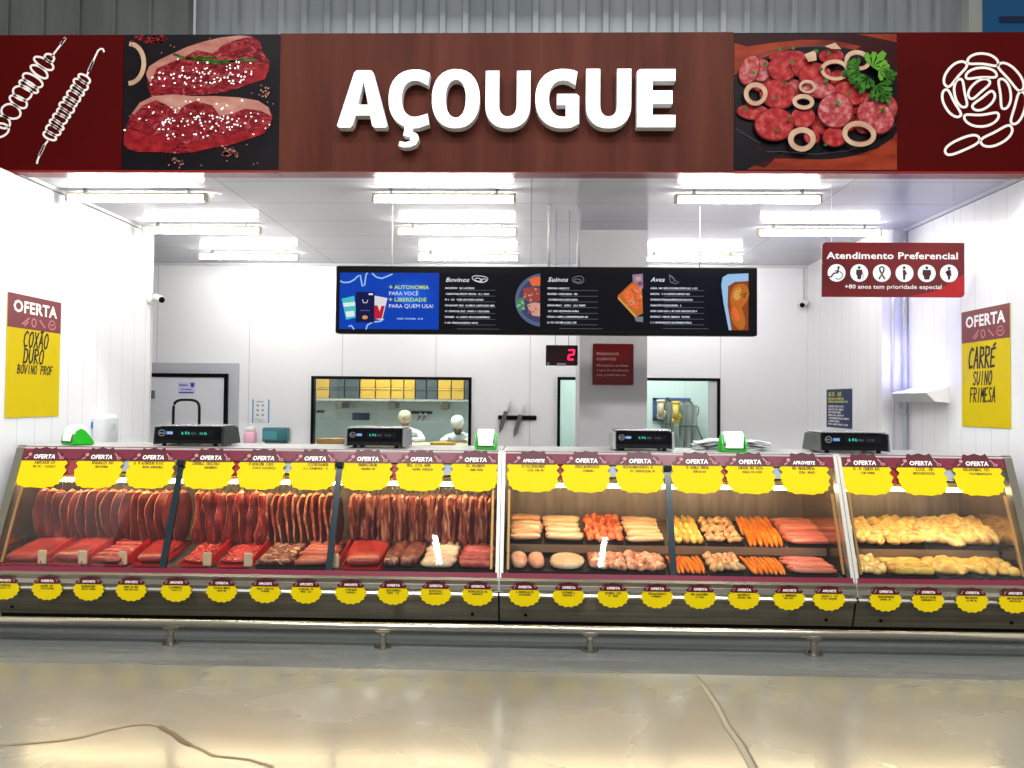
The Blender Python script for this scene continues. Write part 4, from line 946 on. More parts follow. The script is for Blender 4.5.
def case(j0, j1, shelf, lb):
    x0, x1 = JX[j0], JX[j1]; e = .012
    r = empty('display_counter', ((x0+x1)/2, 5.45, 0), lb, 'display counter', 'refrigerated meat counters')
    a0, a1 = x0+e/2, x1-e/2
    prof = [(5.03, .42), (4.985, .415), (4.962, .40), (4.962, .30), (4.972, .287), (4.985, .285), (5.035, .115), (5.14, .10), (5.14, .0005+.10), (5.90, .10), (5.90, .40), (5.03, .40)]
    b = MB(); b.extr([(a0, y, z) for y, z in prof], (a1-a0, 0, 0), M_steeldark); b.build('base', r)
    b = MB(); b.extr([(a0, y, z) for y, z in [(4.99, .385), (4.955, .37), (4.950, .345), (4.960, .318), (4.950, .305), (4.957, .290), (4.99, .29)]], (a1-a0, 0, 0), M_steel); b.build('bumper_profile', r)
    b = MB(); b.box((a0, 5.16, 0), (a1, 5.85, .10), M_black); b.build('toe_kick', r)
    for px_ in ((x0+.18), (x1-.18)):
        b = MB(); b.tube([(px_, 5.018, .16), (px_, 5.03, .16)], .012, M_black, 8); b.build('fixing_hole', r)
    b = MB(); b.rbox((a0, 5.290, 1.214), (a1, 5.97, 1.237), .004, mat('worktop steel', (196, 196, 192), .3, .5)); b.build('worktop', r)
    b = MB(); b.box((a0, 5.90, .10), (a1, 5.95, 1.213), M_int); b.build('back_panel', r)
    b = MB(); b.extr([(a0+.03, DECK0[0]-.03, DECK0[1]-.01), (a0+.03, DECK1[0]+.3, DECK1[1]-.01), (a0+.03, DECK1[0]+.3, .40), (a0+.03, DECK0[0]-.03, .40)], (a1-a0-.06, 0, 0), M_deck); b.build('deck', r)
    # glass, strips and joints
    for j in range(j0, j1):
        xa, xb = JX[j]+.014, JX[j+1]-.014
        g = MB(); g.add([gp(xa, .0), gp(xb, .0), gp(xb, GL-.005), gp(xa, GL-.005)] + [gp(xa, .0, -.008), gp(xb, .0, -.008), gp(xb, GL-.005, -.008), gp(xa, GL-.005, -.008)], [(0, 1, 2, 3)], M_glass); g.build('glass_pane', r)
    b = MB(); b.extr([gp(x0+.014, GL-.088, .001), gp(x0+.014, GL+.006, .001), gp(x0+.014, GL+.006, .006), gp(x0+.014, GL-.088, .006)], (x1-x0-.028, 0, 0), M_maroon); b.build('upper_strip', r)
    b = MB(); b.extr([gp(x0+.014, -.040, .010), gp(x0+.014, .022, .010), gp(x0+.014, .022, .014), gp(x0+.014, -.040, .014)], (x1-x0-.028, 0, 0), M_maroon); b.build('lower_strip', r)
    for j in range(j0+1, j1):
        b = MB(); b.extr([gp(JX[j]-.022, 0, -.012), gp(JX[j]-.022, 0, .009), gp(JX[j]+.022, 0, .009), gp(JX[j]+.022, 0, -.012)], GS*(GL-.1), M_gasket); b.build('glass_joint', r)
        b = MB(); b.rbox((-.03, -.02, -.02), (.03, .02, .02), .008, M_gasket, Matrix.Translation(gp(JX[j], GL-.11, .016))); b.build('clamp', r)
        b = MB(); b.extr([gp(JX[j]-.012, GL-.13, -.014), gp(JX[j]-.012, GL-.13, -.002), gp(JX[j]+.012, GL-.13, -.002), gp(JX[j]+.012, GL-.13, -.014)], GS*.1, M_lab_w); b.build('glass_clip', r)
    for (xx, s_, edge) in ((x0, 1, j0 == 0), (x1, -1, j1 == 6)):
        w = .055 if edge else .024; M_ = M_olive if edge else M_alu
        b = MB(); xa = xx+(.002 if s_ > 0 else -.002)
        b.extr([gp(xa, -.1 if not edge else -.02, -.05), gp(xa, -.1 if not edge else -.02, .012), gp(xa, GL-.02, .014), gp(xa, GL+.012, .002), gp(xa, GL+.016, -.05)], (s_*w, 0, 0), M_); b.build('end_frame', r)
        b = MB(); xb = xx+s_*.006
        b.extr([(xb, 5.03, .41), (xb, 5.32, 1.21), (xb, 5.90, 1.21), (xb, 5.90, .41)], (s_*.012, 0, 0), M_side); b.build('side_panel', r)
        b = MB(); xc = xx+s_*(w+.025); b.extr([gp(xc, .05, -.03), gp(xc, .05, -.018), gp(xc, GL-.27, -.018), gp(xc, GL-.27, -.03)], (s_*.016, 0, 0), mat('brass rod', (196, 150, 90), .3, .8)); b.build('inner_upright', r)
    # lamp rail, brackets, cards
    ly, lz = 5.345, 1.0
    b = MB(); b.rbox((x0+.06, ly-.025, lz+.015), (x1-.06, ly+.03, lz+.05), .006, M_alu); b.build('lamp_rail', r)
    b = MB(); b.tube([(x0+.07, ly, lz-.004), (x1-.07, ly, lz-.004)], .014, M_tubew, 10); b.build('lamp_tube', r, smooth='auto')
    for j in range(j0, j1):
        for px_ in gaps[j]:
            gx = ghit(px_, 476)[0]; f = 1.01; X = gx*f
            b = MB(); b.rbox((X-.04, ly-.02, lz+.052), (X+.04, ly+.05, lz+.125), .006, mat('dark bracket', (50, 40, 44), .4)); b.box((X-.09, ly-.02, lz+.044), (X+.09, ly+.05, lz+.0515), mat('dark bracket', (50, 40, 44))); b.build('lamp_bracket', r)
        for q, px_ in enumerate(gaps[j]):
            gx = ghit(px_, 470)[0]; b = MB(); b.extr([gp(gx-.13 if q == 0 else gx-.05, GL-.20 if q == 0 else GL-.17, -.012), gp(gx+.13 if q == 0 else gx+.05, GL-.20 if q == 0 else GL-.17, -.012), gp(gx+.13 if q == 0 else gx+.05, GL-.07, -.012), gp(gx-.13 if q == 0 else gx-.05, GL-.07, -.012)], GN*-.003, M_lab_r if q == 0 else M_lab_w); b.build('inner_card', r)
    if shelf:
        b = MB(); b.extr([(x0+.03, SH0[0], SH0[1]-.006), (x0+.03, SH1[0], SH1[1]-.006), (x0+.03, SH1[0], SH1[1]-.03), (x0+.03, SH0[0], SH0[1]-.03)], (x1-x0-.06, 0, 0), M_deck); b.build('shelf', r)
        b = MB(); b.box((x0+.03, SH0[0]-.012, SH0[1]-.055), (x1-.03, SH0[0]-.002, SH0[1]+.002), mat('shelf lip', (146, 122, 98), .35, .4)); b.build('shelf_lip', r)
    else:
        b = MB(); b.tube([(x0+.05, 5.43, 1.0), (x1-.05, 5.43, 1.0)], .011, M_chrome, 10); b.build('hanging_rail', r, smooth='auto')
        for xx in (x0+.4, (x0+x1)/2-.57, (x0+x1)/2+.57, x1-.4):
            b = MB(); b.tube([(xx, 5.43, 1.0), (xx, 5.43, 1.213)], .008, M_chrome, 8); b.build('rail_hanger', r, smooth='auto')
    return r
topx = [40.5, 98, 150, 208, 261, 313, 366, 420, 474.5, 533, 586, 640, 697, 750.5, 805, 866, 922.5, 979]
gaps = [[(topx[3*j]+topx[3*j+1])/2+2, (topx[3*j+1]+topx[3*j+2])/2+1] for j in range(6)]
case(0, 3, False, 'longest steel and glass meat counter, full of hanging beef, at the left')
case(3, 5, True, 'middle steel and glass counter with shelves of pork and poultry pieces')
case(5, 6, True, 'steel and glass meat counter full of yellowish chicken, right end of the row')

# ------------------------------------------------------------------ price tags
s_px = 5.25/740; bayname = ['first', 'second', 'third', 'fourth', 'fifth', 'sixth']; ordn = ['first', 'second', 'third', 'fourth', 'fifth', 'sixth', 'seventh', 'eighth', 'ninth', 'tenth', 'eleventh', 'twelfth', 'thirteenth', 'fourteenth', 'fifteenth', 'sixteenth', 'seventeenth', 'eighteenth', 'nineteenth', 'twentieth', 'twenty first', 'twenty second', 'twenty third', 'twenty fourth', 'twenty fifth', 'twenty sixth', 'twenty seventh']
def tagframe(px, py, n, sc): 
    x, s_ = ghit(px, py); return Fr(gp(x, s_, n), (1, 0, 0), -GS, GN, sc)
def toptag(k, px, word):
    py = 477.5-4.5+ (px/1024)*8.5
    f_ = tagframe(px, py, .008, s_px*1.0)
    what = ['hanging beef', 'hanging dark red cuts', 'hanging marbled strips', 'pork pieces', 'sausages and wings', 'chicken'][k//3]
    r = empty('price_tag', f_.p(0, 0), 'large yellow %s price tag, %s of three over the %s' % (word.lower(), ['left', 'middle', 'right'][k % 3], what), 'price tag', 'large yellow price tags along the top of the counters')
    W = 26.2 if k % 3 == 0 else 24.4; pts = [(-W+2.5, -13.5), (W-2.5, -13.5), (W, -10.5), (W-3, -7), (W+.5, -3), (W-1.2, 0)]
    n = 15
    for i in range(n+1):
        t = PI*i/n; rr = 1.0 if i % 2 else .93
        pts.append(((W-.5)*rr*math.copysign(abs(math.cos(t))**.62, math.cos(t)), 1+14.5*rr*math.sin(t)**.75))
    pts += [(-W+1.2, 0), (-W-.5, -3), (-W+3, -7), (-W, -10.5)]
    b = MB(); b.extr([f_.p(x, y) for x, y in pts], -GN*.0015, M_yellow); cdd = b.build('card', r)
    hp = [(-22.5, -13), (-24, -16), (-20, -18), (-19, -22), (-13, -22.5), (-11, -27), (-6.5, -25.5), (0, -27.5), (6.5, -25.5), (11, -27.5), (13, -23), (19, -22), (20, -18), (24, -16), (22.5, -13)]
    b = MB(); b.extr([f_.p(x, y, .0018) for x, y in hp], -GN*.0015, M_maroondk); hd = b.build('header', r)
    d = Draw(f_, .0026)
    d.text(word, 0.5, -15.2, 4.1 if word == 'OFERTA' else 3.2, M_print, .03, .12, 'CENTER', 22 if word == 'OFERTA' else 22)
    d.ell(-14.5, -19.5, 1.9, 1.8, M_pink, 0, 10); d.stroke([(-18.5, -15), (-16, -16.6)], 1.2, M_pink); d.stroke([(14, -21), (17.5, -17)], 1.1, M_pink); d.ring(18.5, -16, 2, 1, .8, M_pink, 0, 10)
    d.build('header_print', hd)
    d = Draw(f_, .001); ink = M_inkink
    R_ = random.Random(k*7+1); w1_ = R_.uniform(18, 30)
    d.scribble(-w1_/2+R_.uniform(-3, 3), -9.8, w1_, 2.9, ink, k*3, .65); w2_ = R_.uniform(12, 24); d.scribble(-w2_/2+2, -6, w2_, 2.1, ink, k*3+1, .5)
    d.build('marker_writing', cdd)
for k, px in enumerate(topx): toptag(k, px, 'APROVEITE' if k in (9, 14) else 'OFERTA')
botx = [4, 47, 88.5, 131, 176, 221.5, 265, 306, 350.5, 393, 435.5, 477.5, 524.5, 568.5, 613, 657, 700, 744, 789, 829, 885.5, 928, 972, 1015]
near = ['left end of the', 'under the smooth red beef trays of the', 'under the ridged beef tray of the', 'near the first glass joint of the']
def bottag(k, px, word):
    py = 589.5+(px/1024)*13.6
    sc = (5.0/740)
    h = at(px, py, 4.9475); f_ = Fr(h, (1, 0, 0), (0, 0, -1), (0, -1, 0), sc)
    case_ = 'long left counter' if k < 12 else ('middle counter' if k < 20 else 'right counter'); kk = k if k < 12 else (k-12 if k < 20 else k-20)
    r = empty('price_tag', f_.p(0, 0), 'small round yellow tag, %s from left, lower edge of the %s' % (ordn[kk], case_), 'price tag', 'small round yellow price tags along the lower edge')
    pts = [(-13.5, -7), (13.5, -7)]; n = 20
    for i in range(n+1):
        t = math.radians(-24+228*i/n); rr = 1.03 if i % 2 else .93; pts.append((15.6*rr*math.cos(t), -1.2+11.2*rr*math.sin(t)))
    b = MB(); b.extr([f_.p(x, y) for x, y in pts], (0, .0015, 0), M_yellow); cdd = b.build('card', r)
    hp = [(-12.5, -6.5), (-13.5, -9), (-10.5, -10.5), (-9, -13), (-4, -13.5), (0, -14.6), (4, -13.5), (9, -13), (10.5, -10.5), (13.5, -9), (12.5, -6.5)]
    b = MB(); b.extr([f_.p(x, y, .0018) for x, y in hp], (0, .0015, 0), M_maroondk); hd = b.build('header', r)
    d = Draw(f_, .0026); d.text(word, .3, -8.2, 2.2, M_print, .03, 0, 'CENTER', 13); d.stroke([(-10.5, -8), (-8.8, -11)], .7, M_pink); d.stroke([(9, -11), (10.6, -9)], .7, M_pink); d.build('header_print', hd)
    d = Draw(f_, .001); R_ = random.Random(k*11+3); w_ = R_.uniform(12, 18); d.scribble(-w_/2, -3.4, w_, 1.9, M_inkink, k*5+200, .5); w_ = R_.uniform(7, 14); d.scribble(-w_/2, -1, w_, 1.5, M_inkink, k*5+201, .4); d.build('marker_writing', cdd)
for k, px in enumerate(botx): bottag(k, px, 'APROVEITE' if k in (0, 2, 3, 4, 6, 7, 8, 18, 19, 23) else 'OFERTA')

# ------------------------------------------------------------------ bumper rail
yr = 4.80; zr = .134
r = empty('bumper_rail', (0, yr, 0), 'long polished steel bumper rail on short posts in front of the counters', 'rail')
b = MB(); b.tube([(XL+.01, yr, zr), (XR-.01, yr, zr)], .027, M_chrome, 16); b.build('rail', r, smooth='auto')
for px, py in ((163, 649), (381, 650.5), (590.5, 652.5), (815, 656)):
    x = atz(px, py, 0).x
    st_ = MB(); st_.lathe([(.020, .008), (.020, .05), (.020, .075), (.045, .104)], M_steel, 14, Matrix.Translation((x, yr, 0))); p_ = st_.build('post', r, smooth='auto')
    b = MB(); b.rbox((x-.05, yr-.012, zr-.032), (x+.05, yr+.012, zr-.022), .003, M_steel); b.build('saddle', p_)
    b = MB(); b.lathe([(.055, .0016), (.055, .008), (.022, .012)], M_steel, 18, Matrix.Translation((x, yr, 0))); ft = b.build('foot', p_, smooth='auto')
    for a_ in range(3):
        t = 2*PI*a_/3+PI/6; b = MB(); b.lathe([(.008, .008), (.008, .018), (.003, .021)], M_steeldark, 8, Matrix.Translation((x+.042*math.cos(t), yr+.042*math.sin(t), 0))); b.build('bolt', p_)

# ------------------------------------------------------------------ things on the worktop
ZT = 1.2375
E_cy = emis('teal digits', (60, 220, 190), 1.2); M_lblue = mat('blue label', (90, 130, 190), .4)
def scale_(px0, px1, py, col, lb, y=5.50):
    a, c = at(px0, py, y).x, at(px1, py, y).x; x = (a+c)/2; w = (c-a)/2; h = .145
    r = empty('weighing_scale', (x, y, ZT), lb, 'scale', 'black weighing scales on the counter')
    b = MB()
    b.extr([(x-w, y, ZT+.02), (x-w, y-.004, ZT+.05), (x-w, y+.004, ZT+h), (x-w, y+.30, ZT+h), (x-w, y+.34, ZT+.02)], (2*w, 0, 0), M_blackgloss); bd = b.build('body', r)
    for s in (-1, 1):
        b = MB(); b.extr([(x+s*w, y+.012, ZT+.012), (x+s*w, y+.03, ZT+h-.005), (x+s*w, y+.285, ZT+h-.005), (x+s*w, y+.34, ZT+.012)], (s*.022, 0, 0), col); b.build('side_cheek', r)
        for yy in (y+.04, y+.28): b = MB(); b.tube([(x+s*(w-.05), yy, ZT+.0005), (x+s*(w-.05), yy, ZT+.025)], .016, M_black, 10); b.build('foot', r)
    b = MB(); b.rbox((x-w*.99, y+.03, ZT+h+.002), (x+w*.99, y+.31, ZT+h+.014), .004, mat('weighing plate', (196, 198, 198), .25, .8)); b.build('weighing_plate', r)
    # front face print
    n_ = Vector((0, -(h-.05), .008)).normalized(); dn = Vector((0, -.008, -(h-.05))).normalized()
    f_ = Fr(Vector((x, y+.0005, ZT+.10))+n_*.0008, (1, 0, 0), dn, n_, 2*w/100, 0, 0); d = Draw(f_, .0004)
    M_lg = mat('grey logo', (120, 124, 130), .4)
    d.ring(-40, 0, 5, 4.6, .9, M_lg, 0, 16); d.scribble(-43.5, 1.2, 6.5, 2.4, M_lg, 3, .5); d.rect(-33, -2.4, -23, 2.2, M_lblue); d.scribble(-32, 1.1, 7.5, 2.2, M_print, 4, .4)
    d.build('brand_print', bd)
    d = Draw(f_, .0004); d.rect(-14, -4.6, 40, 5.0, mat('display window', (4, 8, 12), .08)); d.up(); d.scribble(-9, 1.8, 10, 3.6, E_cy, 6, .9); d.scribble(5, 1.8, 8, 2.6, mat('dim digits', (60, 66, 74)), 7, .6); d.scribble(19, 1.8, 11, 2.8, E_cy if px0 < 300 else mat('dim digits', (60, 66, 74)), 8, .7); d.build('display', bd)
    return r
scale_(155, 220, 447, mat('black side', (30, 32, 32), .45), 'black weighing scale at the left end of the counter, in front of the arched hoop')
scale_(347, 402, 448, mat('grey side', (120, 120, 124), .4), 'black weighing scale in front of the long window')
scale_(616, 672, 450, mat('pale grey side', (150, 150, 148), .4), 'black weighing scale in front of the column')
scale_(822, 888, 454, mat('dark grey side', (84, 86, 84), .45), 'black weighing scale at the right end, below the navy poster')
def dispenser(px, py, w, lb, y=5.55, turn=0.):
    x = at(px, py, y).x; r = empty('label_dispenser', (x, y, ZT), lb, 'dispenser', 'green label dispensers on the counter'); w /= 2
    T = Matrix.Translation((x, y, ZT)) @ Matrix.Rotation(turn, 4, 'Z')
    b = MB(); b.rbox((-w, -.06, .0005), (w, .10, .022), .008, M_green, T); b.build('base', r)
    for s in (-1, 1):
        pts = [(-.06, .01), (-.055, .06), (-.03, .11), (.0, .125)] + [(.03, .11), (.07, .06), (.10, .01)]
        b = MB(); b.extr([(s*w-.006, yy, zz) for yy, zz in pts], (.012, 0, 0), M_green, T); b.build('side_plate', r)
    b = MB(); b.tube([(-w+.014, .01, .095), (w-.014, .01, .095)], .055, M_paper, 22, T); b.build('paper_roll', r, smooth='auto')
    b = MB(); b.extr([(-w+.022, -.048, .10), (-w+.022, -.062, .06), (-w+.022, -.064, .028), (-w+.022, -.062, .028), (-w+.022, -.060, .06), (-w+.022, -.046, .10)], (2*w-.044, 0, 0), M_paper, T); b.build('paper_strip', r)
    b = MB(); b.box((-w+.012, -.068, .024), (w-.012, -.066, .030), M_black, T); b.build('tear_edge', r)
dispenser(75, 446, .165, 'bright green label dispenser with white roll by the white wall dispenser', turn=-.55)
dispenser(486, 448, .15, 'bright green label dispenser with white roll below the knife bar')
dispenser(732.5, 452, .17, 'bright green label dispenser with white roll in front of the clear bags')
# hoop
q0, q1 = at(173, 430, 5.90).x, at(199, 430, 5.90).x; zt = at(186, 398.5, 5.90).z; cxh = (q0+q1)/2; rh = (q1-q0)/2
r = empty('bag_hoop', (cxh, 5.9, ZT), 'black arched hoop standing behind the leftmost scale', 'hoop')
P = [(q0, 5.9, ZT+.01), (q0, 5.9, zt-.10)] + [(cxh-rh*math.copysign(abs(math.cos(t))**.6, math.cos(t)), 5.9, zt-.10+.09*abs(math.sin(t))**.6) for t in [PI*i/14 for i in range(1, 14)]] + [(q1, 5.9, zt-.10), (q1, 5.9, ZT+.01)]
b = MB(); b.tube(P, .011, M_black, 10); b.build('hoop_bar', r, smooth=True)
b = MB(); b.rbox((q0-.03, 5.87, ZT+.0005), (q1+.03, 5.93, ZT+.012), .004, M_black); b.build('foot_plate', r)
# clear bags
a, c = at(694, 450, 5.8).x, at(769, 450, 5.8).x
r = empty('bag_stack', ((a+c)/2, 5.8, ZT), 'loose stack of thin clear plastic bags behind the green dispenser right of the column', 'bags')
b = MB(); nx = 22
for L_ in range(3):
    vs = []; R_ = random.Random(L_)
    for j in range(7):
        for i in range(nx+1):
            u, v = i/nx, j/6; vs.append((a+(c-a)*u, 5.70+.22*v, ZT+.012+L_*.022+.030*math.sin(PI*min(1, max(0, u)))*(.6+.4*v)+.006*math.sin(u*20+L_*2+v*5)))
    b.add(vs, [(j*(nx+1)+i, j*(nx+1)+i+1, (j+1)*(nx+1)+i+1, (j+1)*(nx+1)+i) for j in range(6) for i in range(nx)], mat('clear film', (214, 216, 218), .25))
b.build('film', r, smooth=True)
b = MB(); b.rbox((a+.1, 5.72, ZT+.0005), (c-.1, 5.90, ZT+.012), .004, M_white); b.build('tray', r)
# ------------------------------------------------------------------ MEAT
def meat(name, stops, sc=(14, 14, 14), rough=.32, dist=.8, bump=.25): return noisy(name, stops, sc, 5, rough, 0, bump, .5, dist, 30, rnd=1)
K_beef = meat('hanging beef', [(0.3, (50, 9, 13)), (0.52, (80, 15, 18)), (0.66, (112, 28, 26)), (0.8, (160, 66, 46))], (8, 8, 5), .45)
K_beefd = meat('dark beef', [(0.3, (44, 12, 18)), (0.55, (66, 18, 22)), (0.75, (104, 38, 34))], (12, 12, 4))
K_fat = meat('orange fat', [(0.3, (140, 44, 32)), (0.5, (184, 92, 62)), (0.7, (226, 170, 116))], (24, 24, 14))
K_str = meat('stringy beef', [(0.3, (66, 10, 14)), (0.5, (104, 20, 24)), (0.65, (150, 44, 38)), (0.8, (190, 100, 72))], (26, 26, 5), dist=1.4)
K_mar = meat('marbled strips', [(0.3, (50, 14, 16)), (0.46, (90, 28, 28)), (0.56, (150, 84, 66)), (0.8, (196, 142, 108))], (26, 26, 5), dist=1.6)
K_mar2 = meat('pale marbled strips', [(0.3, (78, 24, 22)), (0.46, (124, 54, 44)), (0.56, (180, 116, 90)), (0.8, (216, 170, 134))], (20, 20, 4), dist=1.6)
K_red = meat('bright smooth beef', [(0.3, (140, 24, 22)), (0.55, (172, 46, 38)), (0.8, (206, 92, 74))], (7, 7, 7), .28)
K_rid = meat('ridged beef', [(0.35, (160, 36, 36)), (0.55, (190, 70, 60)), (0.75, (224, 140, 120))], (18, 18, 18))
K_min = meat('minced beef', [(0.35, (150, 20, 26)), (0.5, (196, 46, 44)), (0.7, (226, 106, 92))], (40, 40, 40), .4, bump=.8)
K_rib = meat('dark striped ribs', [(0.4, (70, 20, 22)), (0.52, (110, 40, 32)), (0.6, (226, 150, 96)), (0.8, (238, 180, 120))], (14, 30, 14), dist=2)
K_ham = meat('tan sausage', [(0.3, (176, 74, 52)), (0.6, (202, 106, 78)), (0.8, (222, 142, 104))], (9, 9, 9))
K_pale = meat('pale pork', [(0.3, (236, 170, 130)), (0.5, (242, 196, 152)), (0.75, (250, 226, 186))], (12, 26, 12))
K_bac = meat('bacon', [(0.32, (222, 120, 84)), (0.5, (242, 190, 140)), (0.75, (250, 226, 184))], (4, 30, 30), dist=.8)
K_pink = meat('pink pork', [(0.3, (196, 84, 66)), (0.5, (222, 122, 98)), (0.75, (242, 186, 150))], (16, 16, 16))
K_oran = meat('orange red pieces', [(0.3, (200, 72, 40)), (0.55, (226, 112, 66)), (0.8, (244, 168, 110))], (18, 18, 18))
K_org = meat('orange sausage', [(0.3, (226, 96, 16)), (0.6, (244, 136, 32)), (0.8, (250, 176, 72))], (8, 8, 8), .25)
K_yel = meat('yellow poultry', [(0.3, (216, 146, 60)), (0.5, (240, 190, 84)), (0.8, (250, 222, 130))], (14, 14, 14))
K_wing = meat('wing mixed', [(0.3, (170, 96, 62)), (0.5, (228, 164, 110)), (0.75, (248, 218, 160))], (18, 18, 18))
K_fil = meat('pink fillet', [(0.3, (214, 96, 76)), (0.55, (232, 126, 100)), (0.8, (246, 172, 142))], (4, 24, 10), .28)
K_chk = meat('chicken', [(0.3, (214, 128, 84)), (0.44, (234, 178, 96)), (0.58, (246, 214, 132)), (0.78, (252, 234, 176))], (20, 20, 20), .3, dist=1.2)
K_loin = meat('pork loin', [(0.3, (230, 150, 118)), (0.55, (242, 182, 146)), (0.8, (250, 222, 186))], (9, 9, 9))
K_mix = meat('mixed pork', [(0.32, (180, 66, 52)), (0.5, (228, 150, 114)), (0.7, (250, 222, 182))], (20, 20, 20))
K_skin = mat('pale end board', (232, 196, 156), .6)
M_trayb = mat('dark tray', (40, 32, 32), .35); M_trays = mat('steel tray', (150, 142, 134), .3, .8)

def hangslab(w, th, h, seed, mmeat, mfat, wob=.12, fatw=.9, shape=0, bend=0.):
    R_ = random.Random(seed); nr, nc = 18, 16; vs = []; fs = []; ph = [R_.uniform(0, 6) for _ in range(6)]
    for j in range(nr):
        t = j/(nr-1)
        env = min(1, (math.sin(PI*min(1, t*1.0+.02))**.38)) if shape == 0 else min(1, (t*7+.25))*min(1, ((1-t)*9+.3))
        if shape == 0: env *= (.74+.26*t)
        env *= 1+wob*(math.sin(t*9+ph[0])+.6*math.sin(t*17+ph[1]))*.5
        cx = w*.12*math.sin(t*5+ph[2])*wob*4+bend*math.sin(PI*t)
        for i in range(nc):
            a = 2*PI*i/nc; c_, s_ = math.cos(a), math.sin(a)
            x = w/2*env*math.copysign(abs(c_)**.8, c_); y = th/2*max(.4, env)*math.copysign(abs(s_)**.6, s_)*(1+wob*math.sin(t*11+i+ph[3]))
            vs.append((x+cx, y+.006*math.sin(t*7+ph[4]), h*t))
    b = MB(); 
    fm, ff = [], []
    for j in range(nr-1):
        for i in range(nc):
            f = (j*nc+i, j*nc+(i+1) % nc, (j+1)*nc+(i+1) % nc, (j+1)*nc+i)
            a = (i+.5)/nc*2*PI
            (ff if (abs(a-PI) < fatw or (j > nr*.86)) else fm).append(f)
    fm.append(tuple(range(nc))[::-1]); ff.append(tuple(range((nr-1)*nc, nr*nc)))
    b.add(vs, fm, mmeat); b.add(vs, ff, mfat)
    return b
ZH = 1.0
def hanging(protos, n, x0, x1, top, kind_lb, nm, group, yaw, where, yj=.012):
    R_ = random.Random(n)
    for i in range(n):
        pr_ = protos[i % len(protos)]
        X = x0+(x1-x0)*(i+.5)/n; Y = 5.43+R_.uniform(-yj, yj)
        if i < len(protos): o = pr_
        else: o = copy_tree(pr_)
        o.location = (X, Y, top+R_.uniform(-.012, .006)); o.rotation_euler = (0, 0, math.radians(yaw+R_.uniform(-7, 7)))
        s_ = R_.uniform(.93, 1.05); o.scale = (s_, s_, R_.uniform(.95, 1.04))
        pos = '%s from left' % ordn[i]
        if i == n-1: pos = 'last on the right'
        tag(o, '%s, %s %s' % (kind_lb, pos, where), 'meat', group)
def hangproto(nm, h, mkbody):
    r = empty(nm, (0, 0, 0))
    o = mkbody.build('meat', r, smooth=True)
    o.location = (0, 0, -h)
    b = MB(); b.tube([(0, 0, -.05), (0, 0, .045), (.006, 0, .062), (.0, 0, .075)], .004, M_chrome, 6); b.build('hook', r, smooth=True)
    return r
def xat(px, Y, py=520): return at(px, py, Y).x
pa = [hangproto('hanging_beef', .38+.02*(k % 3), hangslab(.165, .036, .38+.02*(k % 3), k, K_beef, K_fat, .10, .5)) for k in range(5)]
hanging(pa, 17, -3.63, -2.53, .925, 'dark red beef slab with orange fat edge', 'hanging_beef', 'beef slabs hanging in the first bay', 40, 'in the leftmost bay')
pa = [hangproto('hanging_beef', .40, hangslab(.12, .05, .40, 20+k, K_str, K_str if k % 2 else K_fat, .28, .3)) for k in range(5)]
hanging(pa, 11, -2.455, -1.93, .925, 'ragged stringy red beef cut', 'hanging_beef', 'stringy beef hanging in the second bay', 35, 'in the second bay', .03)
pa = [hangproto('hanging_beef', .36, hangslab(.135, .034, .36, 40+k, K_beefd, K_fat, .12, .6, bend=.02)) for k in range(4)]
hanging(pa, 11, -1.93, -1.39, .915, 'curved dark beef slab with pale fat edge', 'hanging_beef', 'curved beef hanging in the second bay', 42, 'beside the ragged cuts')
pa = [hangproto('hanging_beef', .36, hangslab(.085, .04, .36, 60+k, [K_mar, K_beefd, K_mar2][k % 3], [K_mar2, K_mar, K_mar][k % 3], .24, .7, 1)) for k in range(6)]
hanging(pa, 27, -1.305, -.235, .91, 'narrow marbled hanging beef strip', 'hanging_beef', 'marbled strips hanging in the third bay', 50, 'in the third bay', .02)
rnames = {}
def blob(w, d_, h, seed, m_, p=2.6, wob=.08, n=18, taper=0., pz=2.0):
    R_ = random.Random(seed); ph = [R_.uniform(0, 6) for _ in range(6)]; k = 11; vs = []
    for i in range(k):
        th = PI*i/(k-1); ct, st_ = math.cos(th), math.sin(th)
        zz = h/2*math.copysign(abs(ct)**(2/pz), ct)+h/2; rr = abs(st_)**(2/pz)
        for j in range(n):
            a = 2*PI*j/n; c_, s_ = math.cos(a), math.sin(a); ww = 1+wob*(math.sin(2*a+ph[0])+.8*math.sin(3*a+ph[1]+th)+.5*math.sin(5*a+ph[2]))
            x = w/2*rr*math.copysign(abs(c_)**(2/p), c_)*ww; y = d_/2*rr*math.copysign(abs(s_)**(2/p), s_)*ww
            x *= 1+taper*(y/(d_/2))
            vs.append((x, y, zz*(1+wob*1.2*math.sin(x*60+ph[3])*math.cos(y*50+ph[4]))))
    fs = [(i*n+j, (i+1)*n+j, (i+1)*n+(j+1) % n, i*n+(j+1) % n) for i in range(k-1) for j in range(n)]
    b = MB(); b.add(vs, fs, m_); return b
def saus(L, r_, m_, bend=.01, ends=None):
    P = []; n = 9; rad = []
    for i in range(n):
        t = i/(n-1); P.append((bend*math.sin(PI*t), (t-.5)*L, r_)); rad.append(r_*max(.22, min(1, (math.sin(PI*min(max(t, .02), .98))**.35))))
    b = MB(); b.tube(P, rad, m_, 12); return b
def drum(L, r_, m_):
    n = 10; P = []; rad = []
    for i in range(n): t = i/(n-1); P.append((0, (t-.5)*L, r_)); rad.append(r_*(.25+.8*math.sin(PI*min(1, t*1.25))**.8 if t < .7 else .34))
    rad[-1] = r_*.4; b = MB(); b.tube(P, rad, m_, 12); return b
